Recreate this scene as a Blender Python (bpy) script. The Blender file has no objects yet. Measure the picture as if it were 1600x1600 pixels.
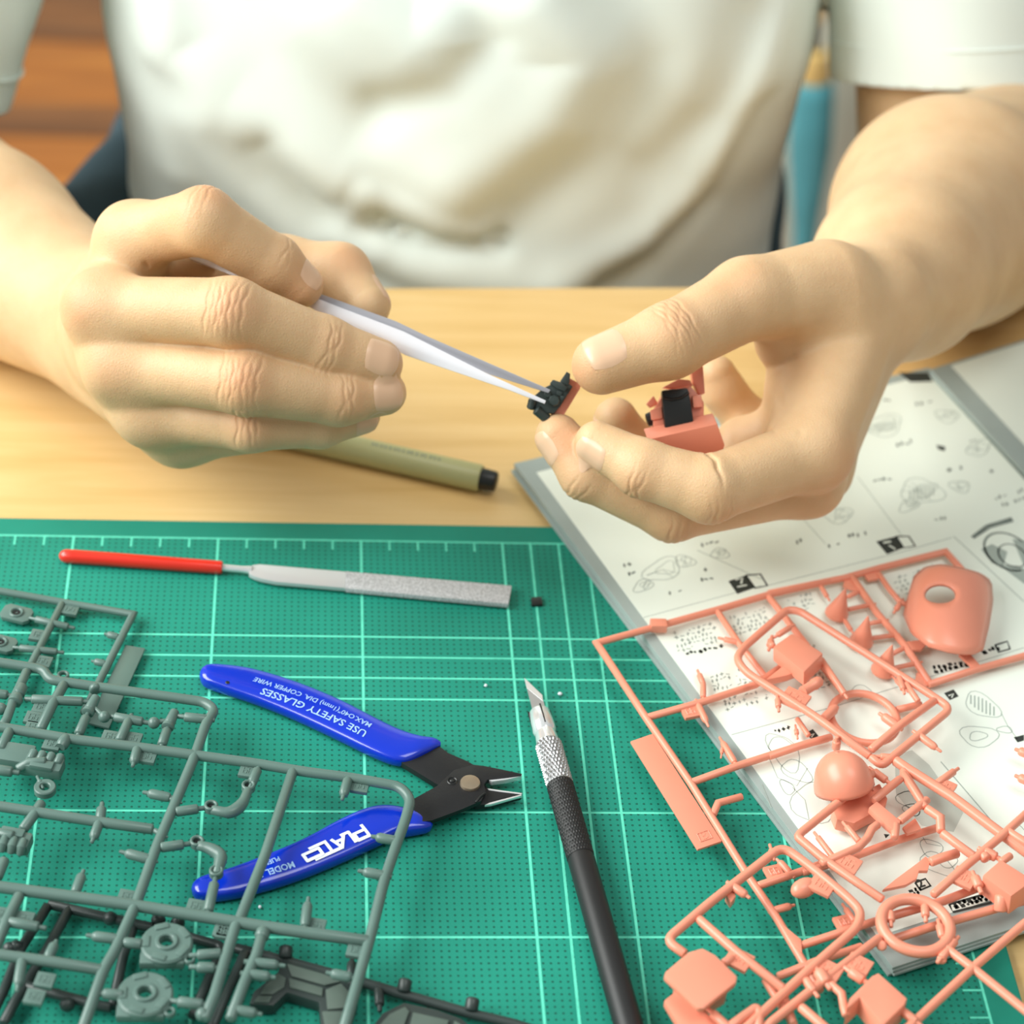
import bpy, bmesh, math, random
import numpy as np
from mathutils import Vector, Matrix
from mathutils.bvhtree import BVHTree

random.seed(7)
rng = np.random.default_rng(7)
scene = bpy.context.scene
COL = scene.collection

# ------------------------------------------------------------------ camera, world, light, exposure
# All lengths below are written in centimetres: x to the right, y away from the viewer, z up, z = 0 on
# the cutting mat's top, the desk top 0.3 lower.  S turns them into Blender metres.
S = 0.01
FOC = 3601.29                                    # focal length in pixels of the 1600 frame
CAM = np.array([7.80688, -62.2928, 52.5155])
ROT = np.array([[0.99561841, -0.01676722, -0.09199373],
                [-0.06044278, 0.63525132, -0.76993664],
                [0.07134884, 0.77212345, 0.63145445]])
cd = bpy.data.cameras.new('camera')
cam = bpy.data.objects.new('camera', cd)
COL.objects.link(cam)
cd.sensor_width = 36.0
cd.lens = FOC / 1600 * 36
cd.clip_start = 0.02
cd.clip_end = 30
cam.matrix_world = Matrix.Translation(Vector(CAM * S)) @ Matrix(ROT.tolist()).to_4x4()
cd.dof.use_dof = True
cd.dof.focus_distance = 0.715
cd.dof.aperture_fstop = 9.5
scene.camera = cam

vs = scene.view_settings
vs.view_transform = 'Standard'
vs.look = 'None'
vs.gamma = 1
vs.use_curve_mapping = False
vs.exposure = 0.1

world = bpy.data.worlds.new('room_daylight')
scene.world = world
world.use_nodes = True
bg = world.node_tree.nodes['Background']
bg.inputs[0].default_value = (0.88, 0.96, 0.93, 1)
bg.inputs[1].default_value = 0.35


def area_light(name, loc, target, size, size_y, power, color):
    l = bpy.data.lights.new(name, 'AREA')
    l.shape = 'RECTANGLE'
    l.size, l.size_y = size, size_y
    l.energy = power
    l.color = color
    o = bpy.data.objects.new(name, l)
    COL.objects.link(o)
    o.location = Vector(loc) * S
    d = (Vector(target) - Vector(loc)).normalized()
    o.rotation_euler = d.to_track_quat('-Z', 'Y').to_euler()
    return o


area_light('window_light', (-150, 8, 116), (10, 8, 0), 2.2, 1.2, 80, (0.97, 1.0, 0.965))
area_light('fill_light', (60, -40, 190), (14, -5, 0), 0.9, 0.9, 11, (1.0, 0.99, 0.94))  # unseen fill added on the viewer's side to lift the shirt front


# ------------------------------------------------------------------ helpers
def at(px, py, d):
    """cm point seen at (px, py) of the 1600 frame at depth d cm along the view axis"""
    return CAM + ROT @ np.array([(px - 800) / FOC * d, -(py - 800) / FOC * d, -d])


def onz(px, py, z):
    """cm point seen at (px, py) on the horizontal plane at height z"""
    r = ROT @ np.array([(px - 800) / FOC, -(py - 800) / FOC, -1.0])
    return CAM + r * ((z - CAM[2]) / r[2])


def zs(pts, z):
    return [onz(x, y, z) for x, y in pts]


def px_size(px, py, z):
    """cm per pixel there"""
    p = onz(px, py, z)
    return float(np.dot(p - CAM, -ROT[:, 2])) / FOC


def tag(o, label=None, cat=None, group=None, kind=None):
    if label: o['label'] = label
    if cat: o['category'] = cat
    if group: o['group'] = group
    if kind: o['kind'] = kind
    return o


def thing(name, label, cat, loc, group=None):
    o = bpy.data.objects.new(name, None)
    COL.objects.link(o)
    o.empty_display_size = 0.02
    o.location = Vector(np.asarray(loc, float) * S)
    o['_x'] = 0
    del o['_x']
    return tag(o, label, cat, group)


def origin(o):
    l = np.array(o.location) / S
    return l if o.parent is None else l + origin(o.parent)


def obj(name, vf, mat, parent=None, smooth=True, loc=None, label=None, kind=None, sharp=40):
    """vf = (verts in world cm, faces) -> one mesh object"""
    v, f = vf
    v = np.asarray(v, float)
    if parent is not None:
        base = origin(parent)
    else:
        base = np.zeros(3) if loc is None else np.asarray(loc, float)
    me = bpy.data.meshes.new(name)
    me.from_pydata(((v - base) * S).tolist(), [], f)
    me.update()
    o = bpy.data.objects.new(name, me)
    COL.objects.link(o)
    if parent is not None:
        o.parent = parent
    else:
        o.location = Vector(base * S)
    for m in (mat if isinstance(mat, (list, tuple)) else [mat]):
        me.materials.append(m)
    if smooth:
        me.shade_smooth()
        if sharp:
            me.set_sharp_from_angle(angle=math.radians(sharp))
    if label: o['label'] = label
    if kind: o['kind'] = kind
    return o


def join(*vfs):
    V, F, n = [], [], 0
    for v, f in vfs:
        v = np.asarray(v, float)
        V.append(v)
        F += [tuple(i + n for i in q) for q in f]
        n += len(v)
    return np.concatenate(V), F


def unit(a):
    a = np.asarray(a, float)
    return a / max(np.linalg.norm(a), 1e-9)


def tube(pts, r, seg=10, closed=False, cap=True):
    """a round bar along points with mitred joints; r a number or one per point"""
    P = [np.asarray(p, float) for p in pts]
    n = len(P)
    R = list(r) if hasattr(r, '__len__') else [r] * n
    if cap and not closed:                                     # rounded ends
        d0, d1 = unit(P[1] - P[0]), unit(P[-1] - P[-2])
        r0, r1 = R[0], R[-1]
        P = [P[0], P[0] + d0 * r0 * .12, P[0] + d0 * r0 * .35] + P[1:-1] + [P[-1] - d1 * r1 * .35, P[-1] - d1 * r1 * .12, P[-1]]
        R = [r0 * .55, r0 * .85, r0] + R[1:-1] + [r1, r1 * .85, r1 * .55]
        n = len(P)
    T = []
    for i in range(n):
        a = P[(i - 1) % n] if (closed or i > 0) else P[i]
        b = P[(i + 1) % n] if (closed or i < n - 1) else P[i]
        d1 = unit(P[i] - a) if np.linalg.norm(P[i] - a) > 1e-9 else unit(b - P[i])
        d2 = unit(b - P[i]) if np.linalg.norm(b - P[i]) > 1e-9 else d1
        t = unit(d1 + d2)
        T.append((t, min(1.0 / max(np.dot(t, d1), .45), 1.8)))
    up = np.array([0, 0, 1.0])
    if abs(np.dot(T[0][0], up)) > .9: up = np.array([0, 1.0, 0])
    V, F = [], []
    u = unit(up - np.dot(up, T[0][0]) * T[0][0])
    for i in range(n):
        t, m = T[i]
        u = unit(u - np.dot(u, t) * t)
        w = np.cross(t, u)
        for k in range(seg):
            a = 2 * math.pi * k / seg
            V.append(P[i] + R[i] * (math.cos(a) * u + math.sin(a) * w * (m if abs(w[2]) < .5 else 1)))
    m = n if closed else n - 1
    for i in range(m):
        for k in range(seg):
            a, b = i * seg + k, i * seg + (k + 1) % seg
            c, d = ((i + 1) % n) * seg + (k + 1) % seg, ((i + 1) % n) * seg + k
            F.append((a, d, c, b))
    if not closed:
        F.append(tuple(range(seg)))
        F.append(tuple(reversed(range((n - 1) * seg, n * seg))))
    return np.array(V), F


def rounded(pts, rad, steps=5):
    """round the inner corners of a polyline of cm points"""
    P = [np.asarray(p, float) for p in pts]
    out = [P[0]]
    for i in range(1, len(P) - 1):
        a, b, c = P[i - 1], P[i], P[i + 1]
        l = min(rad, np.linalg.norm(a - b) * .45, np.linalg.norm(c - b) * .45)
        p, q = b + unit(a - b) * l, b + unit(c - b) * l
        for k in range(steps + 1):
            t = k / steps
            out.append((1 - t) ** 2 * p + 2 * t * (1 - t) * b + t * t * q)
    out.append(P[-1])
    return out


def lathe(a, b, prof, seg=24, caps=True):
    """revolve (t along a->b in cm, radius) about the axis a-b"""
    a, b = np.asarray(a, float), np.asarray(b, float)
    d = unit(b - a)
    u = np.array([0, 0, 1.0]) if abs(d[2]) < .9 else np.array([0, 1.0, 0])
    u = unit(u - np.dot(u, d) * d)
    w = np.cross(d, u)
    V, F = [], []
    for t, r in prof:
        for k in range(seg):
            an = 2 * math.pi * k / seg
            V.append(a + d * t + r * (math.cos(an) * u + math.sin(an) * w))
    n = len(prof)
    for i in range(n - 1):
        for k in range(seg):
            F.append((i * seg + k, i * seg + (k + 1) % seg, (i + 1) * seg + (k + 1) % seg, (i + 1) * seg + k))
    if caps:
        F.append(tuple(reversed(range(seg))))
        F.append(tuple(range((n - 1) * seg, n * seg)))
    return np.array(V), F


def ball(c, r, seg=14, rings=8, axes=None):
    c = np.asarray(c, float)
    rr = np.asarray(r if hasattr(r, '__len__') else (r, r, r), float)
    A = np.eye(3) if axes is None else np.array([unit(x) for x in axes])
    V = [c + A[2] * rr[2]]
    for i in range(1, rings):
        th = math.pi * i / rings
        for k in range(seg):
            ph = 2 * math.pi * k / seg
            V.append(c + A[0] * rr[0] * math.sin(th) * math.cos(ph) + A[1] * rr[1] * math.sin(th) * math.sin(ph) + A[2] * rr[2] * math.cos(th))
    V.append(c - A[2] * rr[2])
    F = []
    for k in range(seg):
        F.append((0, 1 + k, 1 + (k + 1) % seg))
        F.append((len(V) - 1, len(V) - 1 - seg + (k + 1) % seg, len(V) - 1 - seg + k))
    for i in range(rings - 2):
        for k in range(seg):
            a = 1 + i * seg + k
            b = 1 + i * seg + (k + 1) % seg
            F.append((a, a + seg, b + seg, b))
    return np.array(V), F


def bevelled(v, f, w, seg=2):
    bm = bmesh.new()
    vs_ = [bm.verts.new(Vector(p)) for p in v]
    for q in f:
        try:
            bm.faces.new([vs_[i] for i in q])
        except ValueError:
            pass
    bmesh.ops.recalc_face_normals(bm, faces=bm.faces)
    if w > 0:
        es = [e for e in bm.edges if len(e.link_faces) == 2 and e.calc_face_angle(0) > .5]
        bmesh.ops.bevel(bm, geom=es, offset=w, segments=seg, profile=.6, affect='EDGES', clamp_overlap=True)
    bm.verts.index_update()
    V = np.array([list(x.co) for x in bm.verts])
    F = [tuple(x.index for x in q.verts) for q in bm.faces]
    bm.free()
    return V, F


def prism(top, h, w=0.0, down=(0, 0, -1), seg=2):
    """a solid from an outline of cm points, h deep along `down`, edges bevelled by w"""
    T = np.array(top, float)
    B = T + np.asarray(down, float) * h
    n = len(T)
    V = np.concatenate([T, B])
    F = [tuple(range(n)), tuple(reversed(range(n, 2 * n)))]
    F += [(i, i + n, (i + 1) % n + n, (i + 1) % n) for i in range(n)]
    return bevelled(V, F, w, seg)


def box(c, half, axes=None, w=0.0):
    c, h = np.asarray(c, float), np.asarray(half, float)
    A = np.eye(3) if axes is None else np.array([unit(x) for x in axes])
    T = [c + A[0] * h[0] * sx + A[1] * h[1] * sy + A[2] * h[2] for sx, sy in ((-1, -1), (1, -1), (1, 1), (-1, 1))]
    return prism(T, 2 * h[2], w, -A[2])


def ring(c, R, r, axes=None, seg=36, tseg=10, ry=None):
    """a torus; R and ry are its half axes"""
    A = np.eye(3) if axes is None else np.array([unit(x) for x in axes])
    ry = R if ry is None else ry
    pts = [np.asarray(c, float) + A[0] * R * math.cos(2 * math.pi * k / seg) + A[1] * ry * math.sin(2 * math.pi * k / seg) for k in range(seg)]
    return tube(pts, r, tseg, closed=True)


def washer(c, ro, ri, h, axes=None, seg=28, w=.03):
    """flat round plate with a hole"""
    c = np.asarray(c, float)
    A = np.eye(3) if axes is None else np.array([unit(x) for x in axes])
    prof = [(ri, 0), (ri, h - w), (ri + w, h), (ro - w, h), (ro, h - w), (ro, 0)]
    V, F = [], []
    for r, z in prof:
        for k in range(seg):
            a = 2 * math.pi * k / seg
            V.append(c + A[0] * r * math.cos(a) + A[1] * r * math.sin(a) + A[2] * z)
    n = len(prof)
    for i in range(n):
        for k in range(seg):
            a, b = i * seg + k, i * seg + (k + 1) % seg
            j = (i + 1) % n
            F.append((a, b, j * seg + (k + 1) % seg, j * seg + k))
    return np.array(V), F


def resample(P, n):
    P = np.array(P, float)
    s = np.concatenate([[0], np.cumsum(np.linalg.norm(np.diff(P, axis=0), axis=1))])
    t = np.linspace(0, s[-1], n)
    return np.stack([np.interp(t, s, P[:, i]) for i in range(P.shape[1])], 1)


def smooth_line(P, n, it=2):
    P = [np.asarray(p, float) for p in P]
    for _ in range(it):
        Q = [P[0]]
        for a, b in zip(P[:-1], P[1:]):
            Q += [a * .75 + b * .25, a * .25 + b * .75]
        Q.append(P[-1])
        P = Q
    return resample(P, n)


def ribbon(pts, w, up=(0, 0, 1), lift=0.0):
    """a flat printed line of width w along cm points"""
    P = [np.asarray(p, float) for p in pts]
    up = unit(up)
    V, F = [], []
    for i, p in enumerate(P):
        t = unit(P[min(i + 1, len(P) - 1)] - P[max(i - 1, 0)])
        s = unit(np.cross(up, t)) * w / 2
        V += [p + s + up * lift, p - s + up * lift]
    for i in range(len(P) - 1):
        F.append((2 * i, 2 * i + 1, 2 * i + 3, 2 * i + 2))
    return np.array(V), F


def lettering(text, o, ex, ey, size, bold=0.0, surf=None, lift=.006):
    """text as flat print: o = its start, ex/ey = unit reading and up directions (cm); laid on surf (a BVH)"""
    cu = bpy.data.curves.new('t', 'FONT')
    cu.body = text
    cu.size = size
    cu.offset = bold
    cu.resolution_u = 2
    ob = bpy.data.objects.new('t', cu)
    COL.objects.link(ob)
    me = bpy.data.meshes.new_from_object(ob.evaluated_get(bpy.context.evaluated_depsgraph_get()))
    v = np.array([list(x.co) for x in me.vertices])
    f = [tuple(p.vertices) for p in me.polygons]
    bpy.data.objects.remove(ob)
    bpy.data.curves.remove(cu)
    bpy.data.meshes.remove(me)
    V = np.asarray(o) + v[:, :1] * np.asarray(ex) + v[:, 1:2] * np.asarray(ey)
    if surf is not None:
        for i, p in enumerate(V):
            h = surf.ray_cast(Vector((p[0], p[1], 8)), Vector((0, 0, -1)))
            if h[0] is not None:
                V[i, 2] = h[0].z + lift
    return V, f


# ------------------------------------------------------------------ materials
def srgb(r, g, b):
    f = lambda c: (c / 255) / 12.92 if c / 255 <= .04045 else ((c / 255 + .055) / 1.055) ** 2.4
    return (f(r), f(g), f(b), 1)


def material(name, col, rough=.5, metal=0.0, spec=.5, bump=None, vary=0.0, vscale=200, coat=0.0):
    """principled material; bump=(scale, strength) a fine noise relief; vary mottles the colour"""
    m = bpy.data.materials.new(name)
    m.use_nodes = True
    nt = m.node_tree
    b = nt.nodes['Principled BSDF']
    b.inputs['Base Color'].default_value = col
    b.inputs['Roughness'].default_value = rough
    b.inputs['Metallic'].default_value = metal
    b.inputs['Specular IOR Level'].default_value = spec
    b.inputs['Coat Weight'].default_value = coat
    tc = nt.nodes.new('ShaderNodeTexCoord')
    if bump:
        n = nt.nodes.new('ShaderNodeTexNoise')
        n.inputs['Scale'].default_value = bump[0]
        n.inputs['Detail'].default_value = 4
        k = nt.nodes.new('ShaderNodeBump')
        k.inputs['Strength'].default_value = bump[1]
        k.inputs['Distance'].default_value = .0005
        nt.links.new(tc.outputs['Object'], n.inputs['Vector'])
        nt.links.new(n.outputs['Fac'], k.inputs['Height'])
        nt.links.new(k.outputs['Normal'], b.inputs['Normal'])
    if vary:
        n = nt.nodes.new('ShaderNodeTexNoise')
        n.inputs['Scale'].default_value = vscale
        n.inputs['Detail'].default_value = 5
        r = nt.nodes.new('ShaderNodeValToRGB')
        r.color_ramp.elements[0].position, r.color_ramp.elements[1].position = .3, .7
        r.color_ramp.elements[0].color = [c * (1 - vary) for c in col[:3]] + [1]
        r.color_ramp.elements[1].color = [min(1, c * (1 + vary)) for c in col[:3]] + [1]
        nt.links.new(tc.outputs['Object'], n.inputs['Vector'])
        nt.links.new(n.outputs['Fac'], r.inputs['Fac'])
        nt.links.new(r.outputs['Color'], b.inputs['Base Color'])
    return m


def nd(nt, kind, **kw):
    n = nt.nodes.new(kind)
    for k, v in kw.items():
        setattr(n, k, v)
    return n


def mth(nt, op, a, b=None, c=None):
    n = nt.nodes.new('ShaderNodeMath')
    n.operation = op
    for i, x in enumerate((a, b, c)):
        if x is None: continue
        if isinstance(x, (int, float)):
            n.inputs[i].default_value = x
        else:
            nt.links.new(x, n.inputs[i])
    return n.outputs[0]


def wood(name, c1, c2, c3, scale, stretch, rough=.5, coat=0.0):
    m = bpy.data.materials.new(name)
    m.use_nodes = True
    nt = m.node_tree
    b = nt.nodes['Principled BSDF']
    tc = nd(nt, 'ShaderNodeTexCoord')
    mp = nd(nt, 'ShaderNodeMapping')
    mp.inputs['Scale'].default_value = stretch
    n1 = nd(nt, 'ShaderNodeTexNoise')
    n1.inputs['Scale'].default_value = scale
    n1.inputs['Detail'].default_value = 8
    n1.inputs['Roughness'].default_value = .6
    n1.inputs['Distortion'].default_value = .5
    r = nd(nt, 'ShaderNodeValToRGB')
    r.color_ramp.elements[0].position = .3
    r.color_ramp.elements[0].color = c1
    r.color_ramp.elements[1].position = .72
    r.color_ramp.elements[1].color = c3
    e = r.color_ramp.elements.new(.5)
    e.color = c2
    k = nd(nt, 'ShaderNodeBump')
    k.inputs['Strength'].default_value = .12
    k.inputs['Distance'].default_value = .0006
    nt.links.new(tc.outputs['Object'], mp.inputs['Vector'])
    nt.links.new(mp.outputs['Vector'], n1.inputs['Vector'])
    nt.links.new(n1.outputs['Fac'], r.inputs['Fac'])
    nt.links.new(r.outputs['Color'], b.inputs['Base Color'])
    nt.links.new(n1.outputs['Fac'], k.inputs['Height'])
    nt.links.new(k.outputs['Normal'], b.inputs['Normal'])
    b.inputs['Roughness'].default_value = rough
    b.inputs['Coat Weight'].default_value = coat
    return m


M = {}
M['desk'] = wood('birch_desk', srgb(210, 172, 110), srgb(220, 184, 124), srgb(228, 195, 138), 6, (1.2, 14, 14), .42)
M['floor'] = wood('oak_floor', srgb(140, 78, 30), srgb(186, 110, 42), srgb(208, 132, 54), 3, (1, 10, 10), .4, .2)
M['floor_dark'] = wood('oak_floor_dark', srgb(104, 62, 34), srgb(136, 84, 46), srgb(160, 100, 52), 3, (1, 10, 10), .4, .2)
M['gap'] = material('dark_joint', srgb(60, 36, 20), .8)
M['pink'] = material('salmon_plastic', srgb(234, 147, 121), .32, vary=.03, vscale=60)
M['gray'] = material('grey_green_plastic', srgb(92, 116, 109), .34, vary=.05, vscale=80)
M['dark'] = material('dark_olive_plastic', srgb(46, 56, 54), .4, vary=.06, vscale=80)
M['olive'] = material('olive_grey_plastic', srgb(84, 98, 90), .45, vary=.06, vscale=80)
M['black'] = material('black_plastic', srgb(24, 26, 26), .38)
M['blue'] = material('blue_vinyl', srgb(4, 46, 188), .22, coat=.6, vary=.03, vscale=50)
M['white_ink'] = material('white_ink', srgb(226, 232, 240), .5)
M['light_ink'] = material('pale_blue_ink', srgb(160, 195, 240), .5)
M['red'] = material('red_vinyl', srgb(222, 44, 26), .3, coat=.4, vary=.04, vscale=90)
M['steel'] = material('brushed_steel', srgb(214, 214, 216), .36, .45, bump=(900, .05))
M['shaded_steel'] = material('shaded_steel', srgb(182, 180, 188), .34, .6)  # steel greyed to carry the dark reflection along the far tweezer arm
M['bright'] = material('polished_steel', srgb(236, 234, 240), .42, .45)
M['chrome'] = material('chrome', srgb(240, 240, 242), .14, .6)
M['knurl'] = material('knurled_steel', srgb(176, 176, 178), .34, .8)
M['cabinet'] = material('cream_cabinet', srgb(226, 228, 212), .6, vary=.02, vscale=6)
M['blade'] = material('blade_steel', srgb(190, 190, 192), .4, .7)
M['edge'] = material('ground_edge', srgb(238, 238, 240), .3, .6)
M['grit'] = material('diamond_grit', srgb(196, 196, 198), .6, .3, bump=(2600, 1.0), vary=.45, vscale=2400)
M['black_steel'] = material('blackened_steel', srgb(36, 36, 38), .42, .3, bump=(800, .1), vary=.1, vscale=150)
M['rivet'] = material('rivet_nickel', srgb(178, 160, 138), .36, .8, bump=(700, .1))
M['rubber'] = material('black_coating', srgb(26, 26, 27), .5, bump=(300, .05))
M['paper'] = material('booklet_paper', srgb(233, 241, 230), .7, vary=.02, vscale=9)
M['border'] = material('printed_grey_border', srgb(158, 170, 166), .6, vary=.12, vscale=25)
M['ink'] = material('black_ink', srgb(46, 52, 48), .7)
M['grey_ink'] = material('grey_ink', srgb(164, 176, 168), .7)
M['pale_ink'] = material('pale_ink', srgb(196, 206, 196), .7)
M['shade_ink'] = material('mid_grey_ink', srgb(116, 126, 120), .7, vary=.3, vscale=400)
M['pen'] = material('pen_barrel', srgb(178, 178, 128), .4, vary=.03, vscale=40)
M['shirt'] = material('cotton_jersey', srgb(231, 240, 234), .9, spec=.2, bump=(1500, .15))
M['denim'] = material('slate_denim', srgb(60, 78, 86), .9, spec=.2, vary=.25, vscale=14, bump=(900, .2))
M['nail'] = material('fingernail', srgb(221, 182, 150), .3, spec=.5)
M['teal_cloth'] = material('teal_cloth', srgb(84, 160, 172), .6, vary=.12, vscale=20)
M['tan'] = material('tan_wood', srgb(222, 188, 120), .5, vary=.08, vscale=20)
M['wall'] = material('painted_wall', srgb(222, 226, 208), .85)

# ------------------------------------------------------------------ setting: floor of boards, wall
FLOOR = -74.0
floor = obj('floor', box((20, 60, FLOOR - 2.5), (190, 200, 2)), M['gap'], None, False, loc=(20, 60, FLOOR - 2.5))
floor['kind'] = 'structure'
board_mesh = dark_mesh = None
for i in range(30):                                    # boards run left to right behind the desk
    y = 72 + i * 7.0
    for j in range(3):
        L = 100.0
        x = -150 + j * (L + .25) + (i * 37 % 60)
        if board_mesh is None:
            o = obj('floor_board', box((0, 0, 0), (L / 2, 3.43, .5), w=.12), M['floor'], None, False)
            board_mesh = o.data
            first = o
        else:
            o = first.copy()
            if (i + j) % 3 == 1:                                   # every third board is a darker one
                if dark_mesh is None:
                    dark_mesh = board_mesh.copy()
                    dark_mesh.materials[0] = M['floor_dark']
                o.data = dark_mesh
            COL.objects.link(o)
        o.parent = floor
        o.location = Vector((np.array([x + L / 2, y, FLOOR - .05 * ((i * 7 + j * 3) % 3)]) - np.array([20, 60, FLOOR - 2.5])) * S)
wall = obj('wall_back', box((20, 285, 40), (200, 4, 118)), M['wall'], None, False, loc=(20, 285, -74))
wall['kind'] = 'structure'

# ------------------------------------------------------------------ desk
th = math.radians(2.86)
DX, DY = np.array([math.cos(th), math.sin(th), 0]), np.array([-math.sin(th), math.cos(th), 0])
back = onz(835, 448.5, -.3)                            # a point of the back edge
desk = thing('desk', 'light birch wooden desk under the green mat and open booklet', 'desk', back + DY * -36 + np.array([0, 0, FLOOR + .3]))
dc = back - DY * 35 + DX * -2 - np.array([0, 0, 1.4])
obj('desktop', box(dc, (75, 35, 1.4), (DX, DY, (0, 0, 1)), w=.15), M['desk'], desk)
for sx in (-1, 1):
    for sy in (-1, 1):
        p = dc + DX * 70 * sx + DY * (30 * sy)
        obj('leg', box((p[0], p[1], (FLOOR - 3.1) / 2), (2.6, 2.6, (-FLOOR - 3.1) / 2), (DX, DY, (0, 0, 1)), w=.3), M['desk'], desk)
for sy in (-1, 1):
    p = dc + DY * 30 * sy
    obj('apron', box((p[0], p[1], -4.4), (67.2, 1, 1.3), (DX, DY, (0, 0, 1)), w=.1), M['desk'], desk)

# ------------------------------------------------------------------ cutting mat with its printed grid
def mat_material():
    m = bpy.data.materials.new('green_mat_print')
    m.use_nodes = True
    nt = m.node_tree
    b = nt.nodes['Principled BSDF']
    tc = nd(nt, 'ShaderNodeTexCoord')
    sc = nd(nt, 'ShaderNodeVectorMath', operation='SCALE')
    sc.inputs['Scale'].default_value = 100                         # object metres -> cm
    nt.links.new(tc.outputs['Object'], sc.inputs[0])
    sp = nd(nt, 'ShaderNodeSeparateXYZ')
    nt.links.new(sc.outputs[0], sp.inputs[0])
    X, Y = sp.outputs[0], sp.outputs[1]
    inx = mth(nt, 'MULTIPLY', mth(nt, 'GREATER_THAN', X, -10.06), mth(nt, 'LESS_THAN', X, 28.04))
    iny = mth(nt, 'MULTIPLY', mth(nt, 'GREATER_THAN', Y, -28.06), mth(nt, 'LESS_THAN', Y, 0.05))
    inside = mth(nt, 'MULTIPLY', inx, iny)
    mask = None
    for ax, vals in ((X, (-10, -5, 0, 5, 10, 15, 16, 17, 18, 23, 28)), (Y, (0, -5, -6, -7, -8, -13, -18, -23, -28))):
        for v in vals:
            c = mth(nt, 'COMPARE', ax, float(v), .042)
            mask = c if mask is None else mth(nt, 'MAXIMUM', mask, c)

    def cell(ax, p, o=0.0):                                        # distance to the nearest multiple of p
        f = mth(nt, 'FRACT', mth(nt, 'ADD', mth(nt, 'DIVIDE', mth(nt, 'ADD', ax, 1000.0 * p - o), p), .5))
        return mth(nt, 'MULTIPLY', mth(nt, 'ABSOLUTE', mth(nt, 'SUBTRACT', f, .5)), p)
    t1 = mth(nt, 'MULTIPLY', mth(nt, 'LESS_THAN', cell(X, 1.0), .035), mth(nt, 'COMPARE', Y, -.25, .25))
    t2 = mth(nt, 'MULTIPLY', mth(nt, 'LESS_THAN', cell(Y, 1.0), .035), mth(nt, 'COMPARE', X, 27.7, .3))
    mask = mth(nt, 'MAXIMUM', mask, mth(nt, 'MAXIMUM', t1, t2))
    mask = mth(nt, 'MULTIPLY', mask, inside)
    p = 5 / 22
    dx, dy = cell(X, p, p / 2), cell(Y, p, p / 2)
    rr = mth(nt, 'SQRT', mth(nt, 'ADD', mth(nt, 'MULTIPLY', dx, dx), mth(nt, 'MULTIPLY', dy, dy)))
    dots = mth(nt, 'MULTIPLY', mth(nt, 'LESS_THAN', rr, .042), inside)
    n = nd(nt, 'ShaderNodeTexNoise')
    n.inputs['Scale'].default_value = 14
    n.inputs['Detail'].default_value = 6
    nt.links.new(tc.outputs['Object'], n.inputs['Vector'])
    r = nd(nt, 'ShaderNodeValToRGB')
    r.color_ramp.elements[0].position, r.color_ramp.elements[1].position = .3, .7
    r.color_ramp.elements[0].color = srgb(15, 124, 104)
    r.color_ramp.elements[1].color = srgb(25, 142, 121)
    nt.links.new(n.outputs['Fac'], r.inputs['Fac'])
    m1 = nd(nt, 'ShaderNodeMix', data_type='RGBA')
    nt.links.new(mth(nt, 'MULTIPLY', dots, .85), m1.inputs['Factor'])
    nt.links.new(r.outputs['Color'], m1.inputs['A'])
    m1.inputs['B'].default_value = srgb(6, 76, 62)
    n2 = nd(nt, 'ShaderNodeTexNoise')                              # the print is a little worn
    n2.inputs['Scale'].default_value = 260
    nt.links.new(tc.outputs['Object'], n2.inputs['Vector'])
    wear = mth(nt, 'MULTIPLY', mask, mth(nt, 'ADD', .6, mth(nt, 'MULTIPLY', n2.outputs['Fac'], .6)))
    m2 = nd(nt, 'ShaderNodeMix', data_type='RGBA')
    nt.links.new(wear, m2.inputs['Factor'])
    nt.links.new(m1.outputs['Result'], m2.inputs['A'])
    m2.inputs['B'].default_value = srgb(100, 220, 190)
    nt.links.new(m2.outputs['Result'], b.inputs['Base Color'])
    b.inputs['Roughness'].default_value = .62
    b.inputs['Specular IOR Level'].default_value = .35
    n3 = nd(nt, 'ShaderNodeTexNoise')
    n3.inputs['Scale'].default_value = 1500
    nt.links.new(tc.outputs['Object'], n3.inputs['Vector'])
    h = mth(nt, 'SUBTRACT', n3.outputs['Fac'], mth(nt, 'MULTIPLY', dots, 1.5))
    k = nd(nt, 'ShaderNodeBump')
    k.inputs['Strength'].default_value = .18
    k.inputs['Distance'].default_value = .0004
    nt.links.new(h, k.inputs['Height'])
    nt.links.new(k.outputs['Normal'], b.inputs['Normal'])
    return m


M['mat'] = mat_material()
x0, x1, y0, y1 = -11.2, 29.1, -29.2, .95
cm = obj('cutting_mat', prism([(x0, y0, 0), (x1, y0, 0), (x1, y1, 0), (x0, y1, 0)], .3, .05), M['mat'], None, False, loc=(0, 0, 0))
tag(cm, 'green cutting mat with printed mint grid lines and dots on the desk', 'cutting mat')

# small crumbs lying on the mat
o = obj('plastic_chip', prism(zs([(830, 933), (846, 932), (848, 944), (831, 945)], .12), .12, .02), M['black'], None, loc=onz(838, 940, 0))
tag(o, 'tiny black square plastic chip on the mat beyond the knife tip', 'chip')
o = obj('plastic_crumb', ball(onz(875, 1084, .06), (.08, .07, .06), 8, 6), M['white_ink'], None, loc=onz(875, 1084, 0))
tag(o, 'tiny white crumb on the mat right of the knife blade', 'crumb')
o = obj('plastic_crumb', ball(onz(759, 1071, .06), (.06, .06, .05), 8, 6), M['white_ink'], None, loc=onz(759, 1071, 0))
tag(o, 'tiny white crumb on the mat left of the knife blade tip', 'crumb')
o = obj('plastic_crumb', ball(onz(406, 1417, .05), (.05, .06, .05), 8, 6), M['white_ink'], None, loc=onz(406, 1417, 0))
tag(o, 'tiny pale crumb on the mat below the lower nipper handle', 'crumb')

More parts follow.
